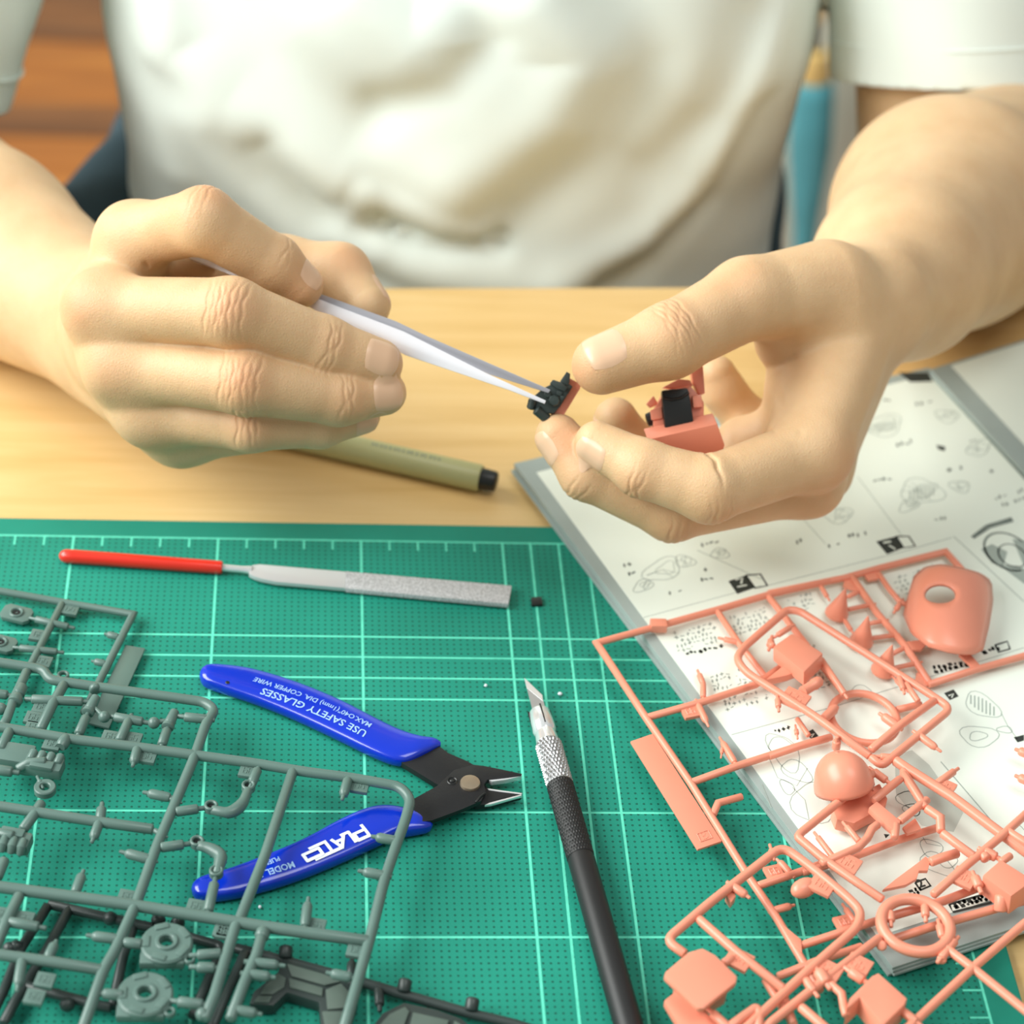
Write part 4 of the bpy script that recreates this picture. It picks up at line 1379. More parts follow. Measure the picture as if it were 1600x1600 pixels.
# rectangular bracket of C
rc_.plate('wedge_beam', k8, [(630, 245), (680, 205), (830, 330), (800, 400), (740, 355)], .25, zc_ + .1, .04)
rc_.bar(k8, (655, 205), (830, 65), r=.13); rc_.bar(k8, (820, 335), (1000, 195), r=.13); rc_.bar(k8, (840, 30), (985, 250), r=.13); rc_.bar(k8, (800, 350), (790, 440), r=.13); rc_.bar(k8, (985, 250), (1078, 310), (1080, 400), r=.14)
rc_.bar(k8, (1085, 405), (1290, 555), r=.14); rc_.plate('web', k8, [(840, 370), (920, 310), (960, 380), (870, 410)], .12, zc_ - .3, .03)
rc_.bar(k8, (330, 600), (560, 500), (620, 440), (650, 380), (690, 350), r=.13); rc_.stub(k8, (490, 365), (570, 460), r=.1); rc_.stub(k8, (310, 430), (420, 575), r=.09)
rc_.plate('blade_part', k8, [(715, 760), (800, 690), (930, 595), (985, 550), (1015, 575), (1000, 640), (945, 640), (930, 690), (860, 730)], .14, zc_ - .5, .03)
rc_.bar(k8, (1010, 590), (1090, 560), (1190, 530), z=zc_ - .5, r=.15)
rc_.plate('box_part', k8, [(1340, 670), (1455, 570), (1660, 700), (1520, 800)], .7, zc_ + .3, .06, down=unit(np.array([.05, -.2, -1])))
rc_.part('foot', tube(rc_.P(k8, [(1460, 790), (1450, 900)], (zc_, zc_ - .4)), .2, 12)); rc_.stub(k8, (1290, 680), (1320, 750), r=.16); rc_.stub(k8, (1350, 520), (1430, 560), r=.16); rc_.part('foot', tube(rc_.P(k8, [(1520, 545), (1450, 590)], zc_ + .1), .12, 10))
rc_.part('lug', tube(rc_.P(k8, [(1340, 540), (1370, 575)]), .17, 12))
for a, b in (((1540, 45), (1600, 70)), ((1540, -120), (1600, -100))): rc_.pin(k8, (b[0] + 60, b[1] + 30), a, z=zc_ - .5, r=.16)

# ---- D: frame in front with two box parts
zd = 1.55
rd_ = Runner('salmon_runner', 'salmon runner at the bottom edge over the mat, with two box shaped parts', zd, .142, M['pink'], onz(1200, 1500, 0), GP)
rd_.ang = math.radians(-35)
rd_.frame(k7, [(285, 1165), (162, 1078), (440, 840), (890, 488), (1060, 612), (1300, 810), (1385, 900), (1355, 1000), (1070, 1250), (760, 1535), (640, 1650)], .4)
rd_.bar(k7, (362, 940), (590, 1140), (900, 1385)); rd_.bar(k7, (880, 1380), (960, 1620), z=zd - .4)
rd_.bar(k7, (780, 1320), (860, 1450), (960, 1600), z=zd - .3, r=.12)
rd_.frame(k7, [(560, 1620), (640, 1560), (725, 1500), (745, 1530), (740, 1640)], .12)
for c in ((620, 1190), (1140, 725), (1180, 1260), (1365, 1225)): rd_.tab(k7, c, s=.36)
rd_.stub(k7, (520, 1225), (580, 1185)); rd_.pin(k7, (575, 735), (690, 815)); rd_.part('wedge', prism(zs([k7(535, 790), k7(590, 760), k7(600, 800), k7(570, 840)], zd - .1), .3, .04)); rd_.stub(k7, (820, 510), (830, 545), r=.1)
rd_.part('bulb_part', ball(onz(*k7(1025, 750), zd - .2), (.45, .3, .28), 16, 10, (unit(np.array([.9, .5, 0])), unit(np.array([-.5, .9, 0])), (0, 0, 1))))
bp = rd_.plate('box_lid', k7, [(300, 1150), (390, 1122), (470, 1165), (610, 1300), (600, 1340), (400, 1500), (360, 1500), (150, 1300), (160, 1270)], .22, zd + .5, .07)
obj('box_side', prism(zs([k7(330, 1190), k7(560, 1350), k7(380, 1460), k7(220, 1300)], zd + .3), .9, .08), M['pink'], bp)
obj('box_tray', prism(zs([k7(150, 1450), k7(235, 1385), k7(470, 1570), k7(560, 1640), k7(300, 1700)], zd - .2), .3, .06), M['pink'], bp)
rd_.stub(k7, (450, 1530), (570, 1640)); rd_.bar(k7, (1000, 1490), (1130, 1600), (1200, 1660)); rd_.stub(k7, (1030, 1320), (1090, 1400)); rd_.stub(k7, (1110, 1270), (1170, 1350), r=.2)
rd_.bar(k7, (1185, 1345), (1260, 1410), (1275, 1500), (1290, 1550), r=.12)
rd_.plate('bracket_part', k8, [(490, 1500), (510, 1440), (650, 1300), (690, 1280), (870, 1440), (850, 1480), (690, 1640), (600, 1660), (700, 1580), (575, 1430), (510, 1490)], .65, zd + .3, .06, down=unit(np.array([0, -.2, -1])))
rd_.stub(k7, (1310, 1270), (1400, 1330), r=.16); rd_.stub(k8, (840, 1520), (930, 1590))

# ------------------------------------------------------------------ the person: one continuous skin, built as a blended distance field
def smin(a, b, k):
    h = np.maximum(k - np.abs(a - b), 0) / k
    return np.minimum(a, b) - h * h * k * .25


class Field:
    """tree of ('c', a, b, ra, rb) cones and ('s', k, children) smooth unions"""
    def __init__(self, tree):
        self.leaves = []
        self.tree = self._index(tree)

    def _index(self, t):
        if t[0] == 'c':
            a, b = np.asarray(t[1], float), np.asarray(t[2], float)
            self.leaves.append((a, b, float(t[3]), float(t[4])))
            return ('c', len(self.leaves) - 1)
        return ('s', t[1], [self._index(c) for c in t[2]])

    def leaf(self, i, P):
        a, b, ra, rb = self.leaves[i]
        ab = b - a
        q = P - a
        t = np.clip((q @ ab) / max(ab @ ab, 1e-9), 0, 1)
        d = q - t[..., None] * ab
        return np.sqrt((d * d).sum(-1)) - (ra + (rb - ra) * t)

    def ev(self, P, on=None, t=None):
        t = self.tree if t is None else t
        if t[0] == 'c':
            return None if (on is not None and not on[t[1]]) else self.leaf(t[1], P)
        r = None
        for c in t[2]:
            v = self.ev(P, on, c)
            if v is None: continue
            r = v if r is None else smin(r, v, t[1])
        return r

    def mesh(self, h, lo, hi, nb=8, kmax=2.2):
        lo, hi = np.asarray(lo, float), np.asarray(hi, float)
        bs = h * nb
        nx = np.ceil((hi - lo) / bs).astype(int)
        G = np.stack(np.meshgrid(*[np.arange(n) for n in nx], indexing='ij'), -1).reshape(-1, 3)
        C = lo + (G + .5) * bs
        D = np.stack([self.leaf(i, C) for i in range(len(self.leaves))])
        R = bs * .87
        dm = D.min(0)
        keep = (dm < R + .8 * kmax) & (dm > -R - .5)
        G, D, dm = G[keep], D[:, keep], dm[keep]
        s = np.arange(nb + 2)
        L = np.stack(np.meshgrid(s, s, s, indexing='ij'), -1)
        KV, PV, Q = [], [], []
        enc = lambda g: (g[..., 0].astype(np.int64) << 40) | (g[..., 1].astype(np.int64) << 20) | g[..., 2].astype(np.int64)
        for bi in range(len(G)):
            on = D[:, bi] < max(dm[bi], 0) + 2 * R + kmax
            gi = G[bi] * nb + L
            v = self.ev(lo + gi * h, on)
            if v is None: continue
            ins = v < 0
            if ins.all() or not ins.any(): continue
            n = nb + 1
            cnt = np.zeros((n, n, n))
            acc = np.zeros((n, n, n, 3))
            for ax in range(3):
                o1, o2 = [x for x in range(3) if x != ax]
                for u in (0, 1):
                    for w in (0, 1):
                        sl0 = [slice(0, n)] * 3
                        sl0[o1], sl0[o2] = slice(u, u + n), slice(w, w + n)
                        sl1 = list(sl0)
                        sl1[ax] = slice(1, n + 1)
                        a, b = v[tuple(sl0)], v[tuple(sl1)]
                        m = (a < 0) != (b < 0)
                        t = np.where(m, a / np.where(m, a - b, 1), 0)
                        off = np.zeros((n, n, n, 3))
                        off[..., o1], off[..., o2], off[..., ax] = u, w, t
                        acc += off * m[..., None]
                        cnt += m
            has = cnt > 0
            cells = gi[:n, :n, :n][has]
            KV.append(enc(cells + 1))
            PV.append(lo + (cells + acc[has] / cnt[has][:, None]) * h)
            for ax in range(3):
                o1, o2 = [x for x in range(3) if x != ax]
                if ax == 1: o1, o2 = o2, o1
                sl0 = [slice(1, n)] * 3
                sl1 = [slice(1, n)] * 3
                sl0[ax] = slice(0, nb)
                sl1[ax] = slice(1, n)
                a, b = ins[tuple(sl0)], ins[tuple(sl1)]
                m = a != b
                if not m.any(): continue
                g = gi[tuple(sl0)][m] + 1
                e1, e2 = np.zeros(3, int), np.zeros(3, int)
                e1[o1], e2[o2] = 1, 1
                q = np.stack([enc(g - e1 - e2), enc(g - e2), enc(g), enc(g - e1)], 1)
                fl_ = a[m]
                q[~fl_] = q[~fl_][:, ::-1]
                Q.append(q)
        K, P, Q = np.concatenate(KV), np.concatenate(PV), np.concatenate(Q)
        uk, ix = np.unique(K, return_index=True)
        F = np.searchsorted(uk, Q)
        F = np.minimum(F, len(uk) - 1)
        good = (uk[F] == Q).all(1)
        return P[ix], F[good]


def project(fn, V, steps=2, e=.01, mx=.15):
    for _ in range(steps):
        d = fn(V)
        g = np.stack([fn(V + np.eye(3)[i] * e) - d for i in range(3)], 1) / e
        n = np.linalg.norm(g, axis=1, keepdims=True)
        V = V - np.clip(d[:, None] / np.maximum(n, .3), -mx, mx) * g / np.maximum(n, 1e-6)
    return V


def refine(V, F, mask):
    """split the masked quads in four; their neighbours keep the new edge points, so the skin stays closed"""
    V = list(map(tuple, V))
    mid = {}

    def mp(a, b):
        k = (a, b) if a < b else (b, a)
        if k not in mid:
            mid[k] = len(V)
            V.append(tuple((x + y) / 2 for x, y in zip(V[a], V[b])))
        return mid[k]
    out, new = [], []
    for q, m in zip(F, mask):
        if m and len(q) == 4:
            a, b, c, d = q
            e, f, g, h = mp(a, b), mp(b, c), mp(c, d), mp(d, a)
            z = len(V)
            V.append(tuple(sum(V[i][k] for i in q) / 4 for k in range(3)))
            out += [(a, e, z, h), (e, b, f, z), (z, f, c, g), (h, z, g, d)]
        else:
            out.append(tuple(q))
    fin = []
    for q in out:
        r_ = []
        for i, a in enumerate(q):
            b = q[(i + 1) % len(q)]
            r_.append(a)
            k = (a, b) if a < b else (b, a)
            if k in mid and mid[k] not in q: r_.append(mid[k])
        fin.append(tuple(r_))
    return np.array(V), fin


def cone(p, q, ra, rb): return ('c', p, q, ra, rb)
def chain(pts): return [cone(a[0], b[0], a[1], b[1]) for a, b in zip(pts[:-1], pts[1:])]
def J(px, py, d, r): return (at(px, py, d), r)


# --- the hand with the tweezers (at the left), seen on its back
R_wr = J(165, 512, 83.0, 2.45)
RF = {
    'index': [J(208, 372, 76.6, 1.02), J(318, 345, 74.6, 1.06), J(428, 412, 75.8, .90), J(470, 446, 76.2, .74)],
    'middle': [J(158, 482, 75.4, 1.05), J(362, 488, 73.6, 1.10), J(505, 541, 75.0, .97), J(590, 568, 75.6, .83)],
    'ring': [J(190, 571, 75.6, 1.04), J(383, 597, 74.0, 1.04), J(530, 622, 75.3, .88), J(600, 614, 75.9, .74)],
    'little': [J(235, 645, 76.4, .90), J(392, 664, 75.3, .86), J(500, 664, 76.3, .74), J(565, 650, 76.9, .62)],
    'thumb': [J(330, 430, 79.6, 1.35), J(440, 425, 79.0, 1.22), J(530, 430, 78.4, 1.05), J(572, 478, 77.6, .82)],
}
R_palm = [cone(at(208, 385, 77.4), at(168, 485, 76.6), 1.0, 1.0), cone(at(168, 485, 76.6), at(198, 575, 76.6), 1.0, .98), cone(at(198, 575, 76.6), at(243, 648, 77.2), .98, .9),
          cone(at(195, 530, 76.6), at(248, 532, 76.0), .95, .6), cone(at(215, 610, 76.9), at(268, 632, 76.5), .9, .6),
          cone(at(190, 455, 82.0), RF['index'][0][0], 1.6, 1.14), cone(at(175, 490, 81.6), RF['middle'][0][0], 1.6, 1.2),
          cone(at(178, 535, 81.6), RF['ring'][0][0], 1.6, 1.15), cone(at(190, 575, 81.8), RF['little'][0][0], 1.5, 1.05),
          cone(at(185, 570, 82.0), at(285, 668, 78.4), 1.7, 1.2), cone(at(285, 668, 78.0), at(390, 672, 77.2), 1.2, .8), cone(at(185, 530, 79.0), at(260, 540, 78.0), 1.7, 1.3),
          cone(at(195, 480, 82.0), at(330, 430, 79.6), 1.6, 1.4), cone(R_wr[0], at(190, 525, 80.6), 2.4, 1.9)]
RH = ('s', .75, [('s', .9, R_palm)] + [('s', .16, [('s', .30, chain(RF[f])) for f in ('index', 'middle', 'ring', 'little')])] + [('s', .4, chain(RF['thumb']))])
# --- the hand holding the model body (at the right), seen from its thumb side
L_wr = J(1362, 470, 80.5, 2.0)
LF = {
    'thumb': [J(1290, 455, 78.6, 1.75), J(1168, 468, 77.0, 1.36), J(1045, 533, 75.5, 1.18), J(940, 570, 75.2, .98)],
    'index': [J(1272, 706, 76.6, 1.18), J(1108, 765, 74.6, 1.06), J(1005, 732, 74.7, .93), J(932, 692, 75.2, .72)],
    'middle': [J(1262, 752, 78.2, 1.10), J(1050, 796, 76.6, 1.04), J(917, 738, 76.1, .90), J(872, 682, 76.3, .76)],
    'ring': [J(1280, 735, 80.2, 1.0), J(1090, 745, 80.4, .95), J(985, 695, 79.6, .85), J(962, 655, 79.2, .75)],
    'little': [J(1290, 690, 82.0, .9), J(1170, 660, 82.2, .85), J(1130, 610, 81.8, .75), J(1120, 585, 81.6, .68)],
}
L_palm = [cone(at(1345, 495, 79.5), LF['index'][0][0], 1.35, 1.2), cone(at(1345, 520, 80.8), LF['middle'][0][0], 1.4, 1.15),
          cone(at(1350, 520, 82), LF['ring'][0][0], 1.4, 1.05), cone(at(1350, 510, 83), LF['little'][0][0], 1.3, .95),
          cone(at(1300, 530, 79.6), at(1255, 610, 79.4), 1.45, 1.35), cone(at(1290, 600, 78.9), at(1240, 690, 77.6), 1.35, 1.0), cone(at(1260, 680, 79.6), at(1160, 695, 80.4), 1.25, 1.0),
          cone(at(1290, 470, 79), at(1215, 535, 78.8), 1.6, .8), cone(L_wr[0], at(1325, 480, 79.4), 1.95, 1.7), cone(at(1400, 460, 82.5), at(1330, 500, 81), 2.0, 1.6)]
LH = ('s', .7, [('s', .8, L_palm)] + [('s', .18, [('s', .28, chain(LF[f])) for f in ('index', 'middle', 'ring', 'little')])] + [('s', .45, chain(LF['thumb']))])
# --- arms and trunk
R_el = J(-310, 185, 99, 4.6)
R_sh = np.array([-4.0, 36.0, 27.0])
L_el = J(1600, 290, 100, 4.5)
L_sh = np.array([34.5, 36.0, 27.0])
L_up = at(1492, 245, 103)
R_arm = [cone(R_wr[0], at(-30, 388, 88), 2.5, 3.75), cone(at(-30, 388, 88), R_el[0], 3.75, 4.6), cone(R_el[0], R_sh, 4.3, 5.6)]
L_arm = [cone(L_wr[0], at(1405, 425, 84), 2.0, 3.1), cone(at(1405, 425, 84), at(1480, 335, 91), 3.2, 4.5), cone(at(1480, 335, 91), L_el[0], 4.5, 4.5), cone(L_up, L_sh, 4.3, 5.4)]
TR = np.array([14.6, 36.5, 0.0])
trunk = [cone(TR + (-6, 0, -12), TR + (-6, 0, 20), 7.6, 7.6), cone(TR + (6, 0, -12), TR + (6, 0, 20), 7.6, 7.6), cone(R_sh, L_sh, 5.4, 5.4), cone(TR + (0, 2, 26), TR + (0, 0, 38), 5.6, 5.4)]
body = Field(('s', 1.2, [('s', 2.2, trunk), ('s', 2.0, [('s', .8, R_arm[:2] + [RH]), R_arm[2]]), ('s', 1.4, [('s', .8, L_arm[:3] + [LH]), L_arm[3]])]))
Vb, Fb = body.mesh(.17, (-26, -14, -26), (48, 52, 40))
Fb = [tuple(q) for q in Fb.tolist()]

# fine relief and flush: knuckle folds across the back of each joint
FOLDS, FLUSH, GROOVES = [], [], []


def joint(F_, i, dors, offs, depth, wid=1.0, flush=.0):
    p = F_[i][0]
    nx = F_[min(i + 1, len(F_) - 1)][0] - F_[i - 1][0]
    a = unit(nx)
    dn = unit(np.asarray(dors) - np.dot(dors, a) * a)
    FOLDS.append((p, a, dn, np.cross(a, dn), F_[i][1], offs, depth, wid))
    if flush: FLUSH.append((p + dn * F_[i][1] * .8, F_[i][1] * .75, flush))


tow = ROT[:, 2]                                                     # towards the camera
upc = ROT[:, 1]
rgt = ROT[:, 0]
wr5 = (-.62, -.42, -.24, -.08, .1, .3, .5)
joint(RF['middle'], 1, tow + upc * .1, wr5, .034, flush=1.0)
joint(RF['ring'], 1, tow, wr5, .03, flush=1.0)
joint(RF['little'], 1, tow, (-.3, -.1, .1, .3), .035, flush=.7)
joint(RF['index'], 1, upc + tow * .5, (-.2, 0, .2), .02, flush=1.0)
for f in ('middle', 'ring'): joint(RF[f], 2, tow, (-.14, .0, .14), .035, flush=.4)
joint(RF['index'], 2, tow * .6 + upc * .6 + rgt * .3, (-.1, .05), .02, flush=.3)
joint(LF['thumb'], 2, tow * .8 + upc * .5, (-.5, -.32, -.16, 0, .14, .3), .045, flush=.6)
joint(LF['index'], 1, -upc + tow * .3, (-.3, -.1, .1, .3), .035, flush=.5)
joint(LF['index'], 2, -upc * .8 + tow * .5 - rgt * .3, (-.2, -.05, .1), .04, flush=.7)
joint(LF['index'], 1, upc + tow * .5, (.0,), .11, 1.4)
joint(LF['middle'], 2, -upc * .8 + tow * .3 - rgt * .5, (-.2, 0, .2), .03, flush=.5)
joint(LF['middle'], 1, -upc + tow * .3, (-.25, 0, .25), .035, flush=.6)
for p, r_, w in ((at(125, 480, 74.6), .8, .9), (at(180, 590, 74.8), .7, .5), (at(1145, 425, 75.8), .9, .5), (at(1320, 725, 76), 1.0, .6), (at(610, 575, 75), .8, .5), (at(478, 445, 75.5), .7, .6),
                 (at(905, 580, 74.8), .9, .9), (at(880, 690, 75.5), .8, .9), (at(1120, 585, 78), 1.2, .6), (at(548, 398, 77.4), .8, .7)):
    FLUSH.append((p, r_, w))
# creases of the palm and thumb web: (polyline, depth, width)
for pts, dep, wd in (([(1105, 556, 77.2), (1170, 540, 77.4), (1235, 525, 77.6)], .07, .2), ([(1160, 590, 78), (1195, 575, 78), (1240, 560, 77.9)], .08, .13),
                     ([(1170, 660, 76.9), (1205, 678, 76.6), (1245, 678, 76.3)], .07, .12), ([(1205, 600, 78), (1225, 640, 77.6), (1222, 690, 76.7)], .05, .15),
                     ([(225, 412, 75.2), (270, 418, 74.6), (310, 412, 74.4)], .1, .1)):
    GROOVES.append(([at(*p) for p in pts], dep, wd))


def relief(P):
    d = np.zeros(len(P))
    for p, a, dn, w, r_, offs, dep, wid in FOLDS:
        q = P - p
        m = (q * q).sum(1) < (2.2 * r_) ** 2
        if not m.any(): continue
        q = q[m]
        s, n, l = q @ a, q @ dn, q @ w
        fade = np.clip((n / r_ - .1) / .5, 0, 1) * np.exp(-(l / (r_ * .8)) ** 4)
        g = 0
        for k, o in enumerate(offs):
            bend = s - o - (.10 * math.copysign(1, o) if o else .0) * (l / r_) ** 2 - .03 * np.sin(l * 9 + k * 2.1)
            g = g + np.exp(-(bend / (.055 * wid)) ** 2) * (1 - .35 * (k % 2))
        d[m] += dep * g * fade
        d[m] -= .03 * np.exp(-(s / (.45 * r_)) ** 2) * fade
    for L_, dep, wd in GROOVES:
        for a, b in zip(L_[:-1], L_[1:]):
            ab = b - a
            q = P - a
            t = np.clip(q @ ab / (ab @ ab), 0, 1)
            x = q - t[:, None] * ab
            x2 = (x * x).sum(1)
            m = x2 < 1.6 ** 2
            if m.any():
                lat = x[m] - np.outer(x[m] @ tow, tow)         # width measured across the view side of the skin
                d[m] += dep * np.exp(-((lat * lat).sum(1)) / wd ** 2) * np.exp(-x2[m] / .9 ** 2)
    return d


def field_near(P, fn=None):
    """evaluate the body only with the leaves near each clump of points"""
    out = np.empty(len(P))
    key = np.floor(P / 3.0).astype(np.int64)
    k = (key[:, 0] + 500) * 1000000 + (key[:, 1] + 500) * 1000 + key[:, 2] + 500
    order = np.argsort(k, kind='stable')
    ks = k[order]
    cuts = np.flatnonzero(np.diff(ks)) + 1
    for ids in np.split(order, cuts):
        Q = P[ids]
        c = Q.mean(0)[None]
        R = np.linalg.norm(Q - c, axis=1).max()
        D = np.array([body.leaf(i, c)[0] for i in range(len(body.leaves))])
        out[ids] = body.ev(Q, D < max(D.min(), 0) + 2 * R + 2.2)
    return out


skin_fn = lambda P: field_near(P) + relief(P)
plain_fn = field_near


def centers(V, F): return np.array([V[list(q)].mean(0) for q in F])


def near_hand(C, m):
    r_ = np.zeros(len(C), bool)
    for H in (RF, LF):
        for f in H.values():
            for a, b in zip(f[:-1], f[1:]):
                ab = b[0] - a[0]
                q = C - a[0]
                t = np.clip(q @ ab / (ab @ ab), 0, 1)
                r_ |= np.linalg.norm(q - t[:, None] * ab, axis=1) < m
    return r_


FINE = True
V1, F1 = refine(Vb, Fb, near_hand(centers(Vb, Fb), 2.6))
V1 = project(plain_fn, V1, 1)
if FINE:
    C1 = centers(V1, F1)
    facing = near_hand(C1, 1.7)
    V1, F1 = refine(V1, F1, facing)
V1 = project(skin_fn, V1, 2)

person = thing('person', 'person in a white t-shirt sitting at the desk, holding tweezers and a model body', 'person', (15, 36, FLOOR + .5))


def skin_material():
    m = bpy.data.materials.new('skin')
    m.use_nodes = True
    nt = m.node_tree
    b = nt.nodes['Principled BSDF']
    at_ = nd(nt, 'ShaderNodeAttribute', attribute_name='flush')
    tc = nd(nt, 'ShaderNodeTexCoord')
    n = nd(nt, 'ShaderNodeTexNoise')
    n.inputs['Scale'].default_value = 55
    n.inputs['Detail'].default_value = 5
    nt.links.new(tc.outputs['Object'], n.inputs['Vector'])
    r_ = nd(nt, 'ShaderNodeValToRGB')
    r_.color_ramp.elements[0].position, r_.color_ramp.elements[1].position = .3, .75
    r_.color_ramp.elements[0].color = srgb(207, 169, 128)
    r_.color_ramp.elements[1].color = srgb(220, 185, 144)
    nt.links.new(n.outputs['Fac'], r_.inputs['Fac'])
    mx = nd(nt, 'ShaderNodeMix', data_type='RGBA')
    nt.links.new(at_.outputs['Fac'], mx.inputs['Factor'])
    nt.links.new(r_.outputs['Color'], mx.inputs['A'])
    mx.inputs['B'].default_value = srgb(206, 124, 84)
    nt.links.new(mx.outputs['Result'], b.inputs['Base Color'])
    b.inputs['Roughness'].default_value = .5
    b.inputs['Specular IOR Level'].default_value = .35
    b.inputs['Subsurface Weight'].default_value = .18
    b.inputs['Subsurface Radius'].default_value = (1.0, .35, .15)
    b.inputs['Subsurface Scale'].default_value = .004
    v = nd(nt, 'ShaderNodeTexVoronoi', feature='DISTANCE_TO_EDGE')
    v.inputs['Scale'].default_value = 900
    nt.links.new(tc.outputs['Object'], v.inputs['Vector'])
    n2 = nd(nt, 'ShaderNodeTexNoise')
    n2.inputs['Scale'].default_value = 350
    n2.inputs['Detail'].default_value = 4
    nt.links.new(tc.outputs['Object'], n2.inputs['Vector'])
    k = nd(nt, 'ShaderNodeBump')
    k.inputs['Strength'].default_value = .24
    k.inputs['Distance'].default_value = .0005
    nt.links.new(mth(nt, 'ADD', mth(nt, 'MULTIPLY', v.outputs['Distance'], 1.0), n2.outputs['Fac']), k.inputs['Height'])
    nt.links.new(k.outputs['Normal'], b.inputs['Normal'])
    return m


M['skin'] = skin_material()
bo = obj('body', (V1, F1), M['skin'], person, True, sharp=0)
fl_ = np.zeros(len(V1))
for p, r_, w in FLUSH:
    fl_ += .45 * w * np.exp(-((V1 - p) ** 2).sum(1) / (r_ * r_))
a_ = bo.data.attributes.new('flush', 'FLOAT', 'POINT')
a_.data.foreach_set('value', np.clip(fl_, 0, .75).astype(np.float32))


# nails: thin curved plates laid on the skin
def nail(F_, dors, length, width, back=.0, tilt=0.0, name='fingernail'):
    tip, r_ = F_[-1]
    a = unit(tip - F_[-2][0])
    dn = unit(np.asarray(dors) - np.dot(dors, a) * a)
    w = np.cross(a, dn)
    nu, nv = 13, 13
    base = tip + a * (r_ * .62 - length / 2 - back)
    U_, W_ = np.meshgrid(np.linspace(-1, 1, nu), np.linspace(-1, 1, nv), indexing='ij')
    # square -> rounded plate, narrower at the root
    su = U_ * np.sqrt(1 - .35 * W_ ** 2)
    sw = W_ * np.sqrt(1 - .22 * U_ ** 2) * (1 - .06 * (U_ < 0) * np.abs(U_))
    P0 = base + a * (su * length / 2)[..., None]
    phi = sw * (width / 2) / r_
    O = P0.reshape(-1, 3)
    dirs = (dn * np.cos(phi)[..., None] + w * np.sin(phi)[..., None]).reshape(-1, 3)
    t = np.full(len(O), r_ * 2.2)
    for _ in range(14):                                        # march in to the skin
        t -= field_near(O + dirs * t[:, None]) * .9
    e = np.maximum(np.abs(U_), np.abs(W_)).reshape(-1)
    lift = .019 * np.clip((1 - e) / .16, 0, 1) ** .5 + .004
    free = np.clip((U_.reshape(-1) - .7) / .3, 0, 1)
    top = O + dirs * (t + lift + .02 * free)[:, None]
    bot = O + dirs * (t - .06)[:, None]
    V = np.concatenate([top, bot])
    F = []
    n = nu * nv
    for i in range(nu - 1):
        for j in range(nv - 1):
            q = (i * nv + j, (i + 1) * nv + j, (i + 1) * nv + j + 1, i * nv + j + 1)
            F += [q, tuple(n + x for x in reversed(q))]
    rim = [i * nv for i in range(nu)] + [(nu - 1) * nv + j for j in range(1, nv)] + [i * nv + nv - 1 for i in range(nu - 2, -1, -1)] + [j for j in range(nv - 2, 0, -1)]
    for i, x in enumerate(rim):
        y = rim[(i + 1) % len(rim)]
        F.append((y, x, n + x, n + y))
    obj(name, (V, F), M['nail'], bo, True, sharp=60)


nail(RF['middle'], tow + upc * .25 + rgt * .2, 1.2, 1.25)
nail(RF['ring'], tow * .8 + rgt * .5 - upc * .1, 1.1, 1.15)
nail(RF['index'], tow * .5 + rgt * .75 + upc * .35, .95, 1.05)
nail(RF['thumb'], rgt * .8 + upc * .3 - tow * .1, 1.2, 1.3)
nail(RF['little'], tow * .7 - upc * .5, .85, .9)
nail(LF['thumb'], tow * .85 + upc * .55, 1.35, 1.5, back=.05)
nail(LF['index'], tow * .75 - upc * .55 - rgt * .6, 1.15, 1.1)
nail(LF['middle'], tow * .45 - upc * .45 - rgt * .8, 1.15, 1.15)
nail(LF['ring'], -rgt - upc * .3, 1.0, 1.1)

# ------------------------------------------------------------------ clothes
shirt_core = [cone(TR + (-5.2, -6.2, -12), TR + (-5.4, -5.6, 6), 9.6, 9.6), cone(TR + (5.2, -6.2, -12), TR + (5.4, -5.6, 6), 9.6, 9.6),
              cone(TR + (-5.4, -5.6, 6), TR + (-8, 0, 23), 9.6, 9.2), cone(TR + (5.4, -5.6, 6), TR + (8, 0, 23), 9.6, 9.2),
              cone(TR + (0, -8.4, -12), TR + (0, -7.2, 6), 9.8, 9.6), cone(TR + (0, 2, 16), TR + (0, 2, 27), 9.0, 7.0), cone(TR + (8.6, -2.5, -14), TR + (8.3, -1.5, 10), 7.3, 7.0)]
r_end = R_sh + (R_el[0] - R_sh) * .88
l_end = L_sh + (L_up - L_sh) * .865
sl_r = [cone(TR + (-9, 2, 24), R_sh, 7.0, 7.2), cone(R_sh, r_end + (r_end - R_sh) * .1, 7.2, 8.2)]
sl_l = [cone(TR + (9, 2, 24), L_sh, 7.0, 6.6), cone(L_sh, l_end + (l_end - L_sh) * .15, 6.6, 5.4)]


def surf(px, py, y): 
    """cm point seen at (px, py) on the upright plane at distance y"""
    r_ = ROT @ np.array([(px - 800) / FOC, -(py - 800) / FOC, -1.0])
    return CAM + r_ * ((y - CAM[1]) / r_[1])


cloth = Field(('s', .5, [('s', 3.0, shirt_core), ('s', 3.0, sl_r), ('s', 3.0, sl_l)]))
# folds: ridges (positive) and valleys (negative) along lines on the front of the shirt
FOLD = []


def fold(pts, amp, wid): FOLD.append(([surf(x, y, 21.5) for x, y in pts], amp, wid))


